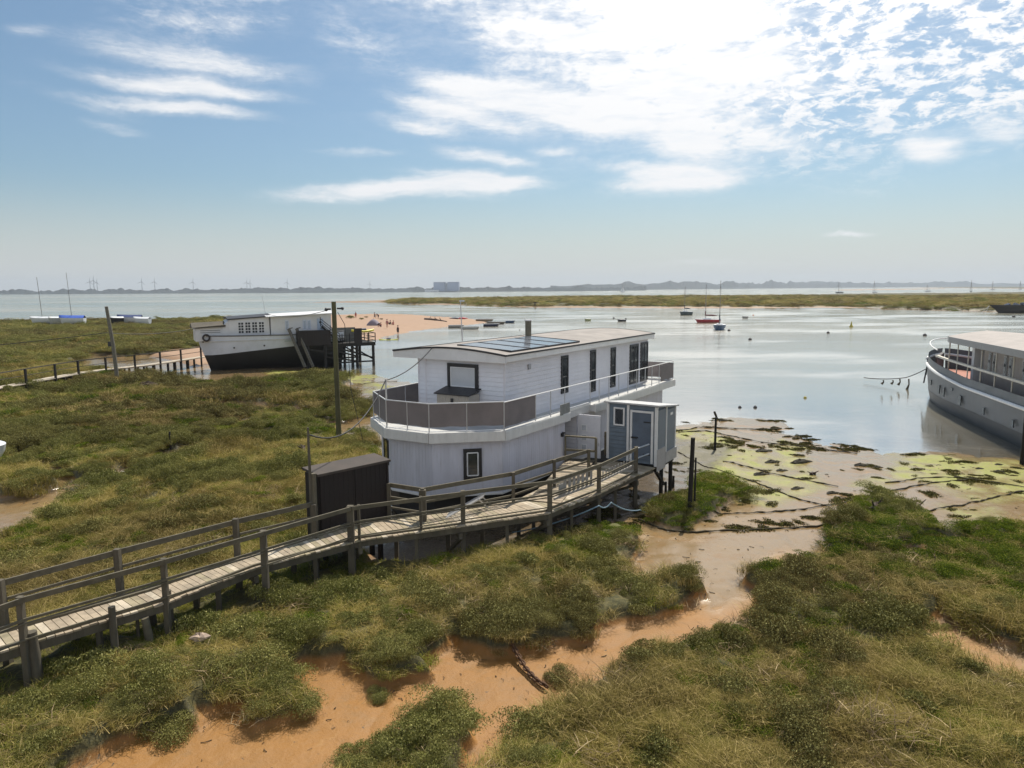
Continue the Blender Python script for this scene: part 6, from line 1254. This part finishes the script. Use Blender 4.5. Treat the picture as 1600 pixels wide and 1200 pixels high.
# low dune bushes on the spit
for k, (x, y, s_, lb) in enumerate([(548, 498, 2.3, 'dark green dune bush at the left end of the sand spit'), (565, 500, 1.4, 'low pale dune bush right of the dark one on the spit'), (572, 497, 1.1, 'small dune bush near the sea edge of the spit'), (596, 500, 1.0, 'small dune tuft beside the tent'), (335, 501, 3.2, 'rounded shrub on the shore above the old houseboat wheelhouse'), (348, 501, 2.2, 'lower shrub right of the rounded shore shrub')]):
    g = G(x, y, .3); o = thing('dune_bush', lb, 'bush', (g[0], g[1], gz(g[0], g[1])), k*1.3, 'bushes on the sand spit'); o.scale = (s_, s_, s_*.8)
    for me_, nm in ((BU[k % 3], 'foliage'), (stem_me, 'stem')): c = bpy.data.objects.new(nm, me_); S.collection.objects.link(c); c.parent = o
# ================================================================== ropes, chain, debris
def ground_line(pts, lift=.03, n=10, wob=.05, seed=0):
    r_ = random.Random(seed); out = []
    P_ = [Vector(G(x, y, 0)[:2]) for x, y in pts]
    for a, b_ in zip(P_[:-1], P_[1:]):
        k = max(n, int((b_-a).length*2))
        for i in range(k):
            p = a.lerp(b_, i/k)+Vector((r_.uniform(-wob, wob), r_.uniform(-wob, wob))); out.append((p.x, p.y, max(gz(p.x, p.y), ZW)+lift))
    out.append((P_[-1].x, P_[-1].y, max(gz(*P_[-1]), ZW)+lift)); return out
def rope(label, pts, r=.04, mt=None, seed=0, cat='rope', nm='ground_rope'):
    L_ = ground_line(pts, r*.6, seed=seed); rr = random.Random(seed+5); m = MB(); m.tube(L_, [r*rr.uniform(.2, .75) for _ in L_], 6); return tag(m.build(nm, mt or ropem), label, cat)
rope('weedy ground rope running across the wet creek from the shed post to the right bank', [(1000, 810), (1030, 822), (1080, 829), (1180, 824), (1300, 817)], .055, seed=1)
rope('weedy rope across the mud from below the blue shed to the green bank', [(1108, 800), (1170, 798), (1240, 795), (1310, 785), (1350, 772), (1440, 755), (1520, 745)], .05, seed=2)
rope('diagonal rope from the spit down to the creek, left one', [(1060, 700), (1100, 722), (1140, 738), (1190, 755), (1240, 775), (1290, 788)], .045, seed=3)
rope('diagonal rope on the mud, upper one of the pair right of the spit', [(1130, 718), (1180, 730), (1230, 742), (1310, 757)], .05, seed=4)
rope('rope at the top of the spit running out into the water', [(1060, 672), (1100, 668), (1150, 680), (1190, 688), (1260, 693), (1340, 703)], .05, seed=5)
rope('thin rope along the waterline at the head of the spit', [(1058, 669), (1090, 663), (1140, 666), (1190, 667), (1222, 664)], .06, seed=6)
rope('rope lying across the right mudflat towards the right edge', [(1450, 795), (1500, 786), (1550, 775), (1600, 764), (1680, 745)], .055, seed=7)
rope('rope over the green weed at the right, above the bank', [(1385, 752), (1440, 745), (1500, 743), (1560, 752), (1640, 762)], .05, seed=8)
rope('long grey hose lying over the left marsh', [(-60, 756), (0, 757), (60, 760), (140, 761), (200, 759), (265, 758)], .03, mat('hose_grey', (.30, .29, .26), .6), seed=9, cat='hose', nm='hose')
rope('pale line lying in the left marsh beside the small mud hole', [(50, 722), (85, 708), (110, 690)], .05, woodr, seed=10, cat='timber', nm='old_timber')
rope('rope in the shallow mud behind the balcony', [(520, 682), (560, 600), (585, 595), (620, 592)], .04, seed=11)
wire('water_hose', 'blue hose hanging under the walkway and trailing onto the mud', [tuple(G(800, 832, .3)), tuple(G(936, 790, .9)), tuple(G(955, 785, .95)), tuple(G(1000, 797, .2)), tuple(G(1040, 797, .1))], .022, .12, mt=mat('hose_blue', (.20, .30, .36), .5))
wire('marsh_wire', 'thin power line crossing the left marsh above the bushes', [tuple(atD(-300, 560, 66)), tuple(atD(165, 520, 62)), tuple(atD(305, 513, 70))], .03, .3)
wire('overhead_line', 'thin overhead wire from the old houseboat roof to the tall mossy pole', [wl(6.9, -.5, 5.3), (-9.1, 35.33, 7.0)], .018, .35)
# rusty chain
cp = [Vector((*G(x, y, 0)[:2], z)) for (x, y), z in zip([(792, 1008), (806, 1026), (822, 1046), (838, 1062), (852, 1072)], [.30, .12, .02, .0, .02])]
m = MB(); tot_ = sum((b_-a).length for a, b_ in zip(cp[:-1], cp[1:])); nl = 19
for k in range(nl):
    s = tot_*k/(nl-1); 
    for a, b_ in zip(cp[:-1], cp[1:]):
        if s <= (b_-a).length+1e-6: p = a.lerp(b_, s/(b_-a).length); d = (b_-a).normalized(); break
        s -= (b_-a).length
    p = p+Vector((0, 0, max(0, gz(p.x, p.y)+.05-p.z))); r = d.cross(Vector((0, 0, 1))).normalized(); w_ = r if k % 2 else (r*.35+Vector((0, 0, 1))*.94).normalized()
    pts = [p+d*(.085*cos(t_))+w_*(.05*sin(t_)) for t_ in [2*pi*j/12 for j in range(13)]]; m.tube(pts, .021, 6, cap=False)
tag(m.build('rusty_chain', rust), 'heavy rusty anchor chain lying across the orange mud of the creek', 'chain')
# debris
for k, (x, y, r, lb) in enumerate([(1130, 655, .28, 'dark weedy stump at the tip of the weedy spit'), (1122, 652, .16, 'short leaning stake beside the weedy stump'), (1210, 665, .22, 'flat dark weed covered rock at the right end of the spit'), (1192, 705, .35, 'dark mound of weed on the mud right of the thin knobbed post'), (1250, 722, .42, 'biggest heap of dark seaweed in the middle of the mudflat'), (1205, 722, .3, 'dark seaweed heap left of the biggest one'), (1345, 728, .28, 'dark lump lying near the waterline, left one of two'), (1370, 731, .2, 'dark lump lying near the waterline, right one of two'), (1300, 771, .22, 'small brown clod at the left tip of the right bank'), (1220, 735, .22, 'flat weed lump on the mud by the diagonal ropes'), (1188, 741, .3, 'weedy clod beside the green algae patch'), (1245, 764, .24, 'clod of weed in the middle of the wet creek'), (1560, 724, .16, 'dark stone in the green weed at the right'), (1560, 738, .2, 'lower dark stone in the green weed at the right'), (1530, 732, .15, 'left dark stone in the green weed at the right')]):
    g = G(x, y, -.1); m = MB(); m.rock((0, 0, .0), r*.8, 1.2, .7, .45, seed=k+40); m.rock((r*.9, r*.2, .0), r*.45, 1.3, .8, .4, seed=k+60); m.rock((-r*.8, -r*.3, .0), r*.35, 1., 1., .5, seed=k+80)
    
    if k == 1: m = MB(); m.tube([(0, 0, -.1), (-.25, 0, .5)], .07, 6)
    o = m.build('weed_clod', mat('weed_brown', (.035, .030, .016), .9, .4, 5, bump=.8, bs=12)); o.location = (g[0], g[1], max(gz(g[0], g[1]), ZW)); tag(o, lb, 'seaweed clump', 'dark clods on the mudflat')
log('broken timber lying on the green bank right of the creek', (1362, 795), (1382, 783), .09); log('dark timber baulk lying in the left marsh near the mud channel', (420, 683), (456, 689), .14, nm='timber_baulk'); log('short timber end in the left marsh by the tall pole', (470, 700), (478, 712), .10, nm='timber_baulk')
log('forked dark branch on the mud near the waterline', (1268, 729), (1275, 727), .06); log('dark stake sticking out of the green bank', (1433, 782), (1434, 778), .08)
for k, (x, y, h, lb) in enumerate([(345, 1000, .5, ''), (1040, 770, .45, 'little dark stake on the mud below the blue shed'), (1052, 758, .4, 'upper little dark stake on the mud below the blue shed'), (266, 690, .5, 'single short dark stake in the left marsh')][1:]):
    rnd_post('small_stake', lb, 'stake', x, y, None, .05, h, mt=darkwood)
g = G(314, 1001, .5); m = MB(); m.rock((0, 0, 0), .16, 1.2, .8, .6, seed=5); o = m.build('pale_stone', mat('stone_pale', (.48, .36, .27), .8)); o.location = (g[0], g[1], gz(g[0], g[1])+.15); tag(o, 'pale broken stone in the dry litter beside the walkway', 'stone')
g = G(231, 610, .3); m = MB(); m.rock((0, 0, .2), .5, 1.6, .7, .6, seed=9); o = m.build('wreck_remains', mat('driftwood_dark', (.055, .035, .028))); o.location = (g[0], g[1], gz(g[0], g[1])); tag(o, 'dark heap of wreckage in the marsh right of the leaning pole foot', 'wreckage')
g = G(260, 606, .3); m = MB(); m.box((0, 0, .25), (1.6, .5, .08), .1); o = m.build('pale_plank', mat('plank_pale', (.5, .47, .42), .8)); o.location = (g[0], g[1], gz(g[0], g[1])); tag(o, 'pale plank lying in the marsh beside the dark wreckage', 'plank')
# scattered litter on the mud: too many and too small to count
rr_ = np.random.default_rng(5); m = MB(); n_ = 0
while n_ < 520:
    a = rr_.uniform(-.62, .75); r_ = rr_.uniform(9, 60); x, y = r_*sin(a), r_*cos(a); z, mm_, md_, al_, sa_ = [float(v[0]) for v in lookup(np.array([x]), np.array([y]))]
    if mm_ > .3 or z < ZW or float(vn(np.array([x]), np.array([y]), 2.2, 99)[0]) < -.05: continue
    L_ = rr_.uniform(.02, .13)*(1+r_/40)*rr_.uniform(.4, 1.4); b_ = rr_.uniform(0, 6.28); m.tube([(x, y, z+.005), (x+L_*cos(b_)*.5, y+L_*sin(b_)*.5, z+.025), (x+L_*cos(b_+.5), y+L_*sin(b_+.5), z+.01)], rr_.uniform(.002, .007)*(1+r_/30), 4); n_ += 1
o = m.build('tide_litter', mat('litter_dark', (.06, .045, .028), .9, .4, 3)); o['kind'] = 'stuff'
# ------------------------------------------------------------------ haze
m = MB(); m.bb(-7500, 7500, -900, 9500, -3.0, 150)
hz_o = m.build('haze', []); hz_o['kind'] = 'stuff'
hm = bpy.data.materials.new('haze'); hm.use_nodes = True; t = NT(hm.node_tree); t.n.remove(t.n['Principled BSDF'])
pv = t.new('ShaderNodeVolumePrincipled'); pv.inputs['Color'].default_value = (.78, .86, .95, 1); pv.inputs['Density'].default_value = .00013; pv.inputs['Anisotropy'].default_value = .2
t.l.new(pv.outputs[0], [n for n in t.n if n.type == 'OUTPUT_MATERIAL'][0].inputs['Volume']); hz_o.data.materials.append(hm)
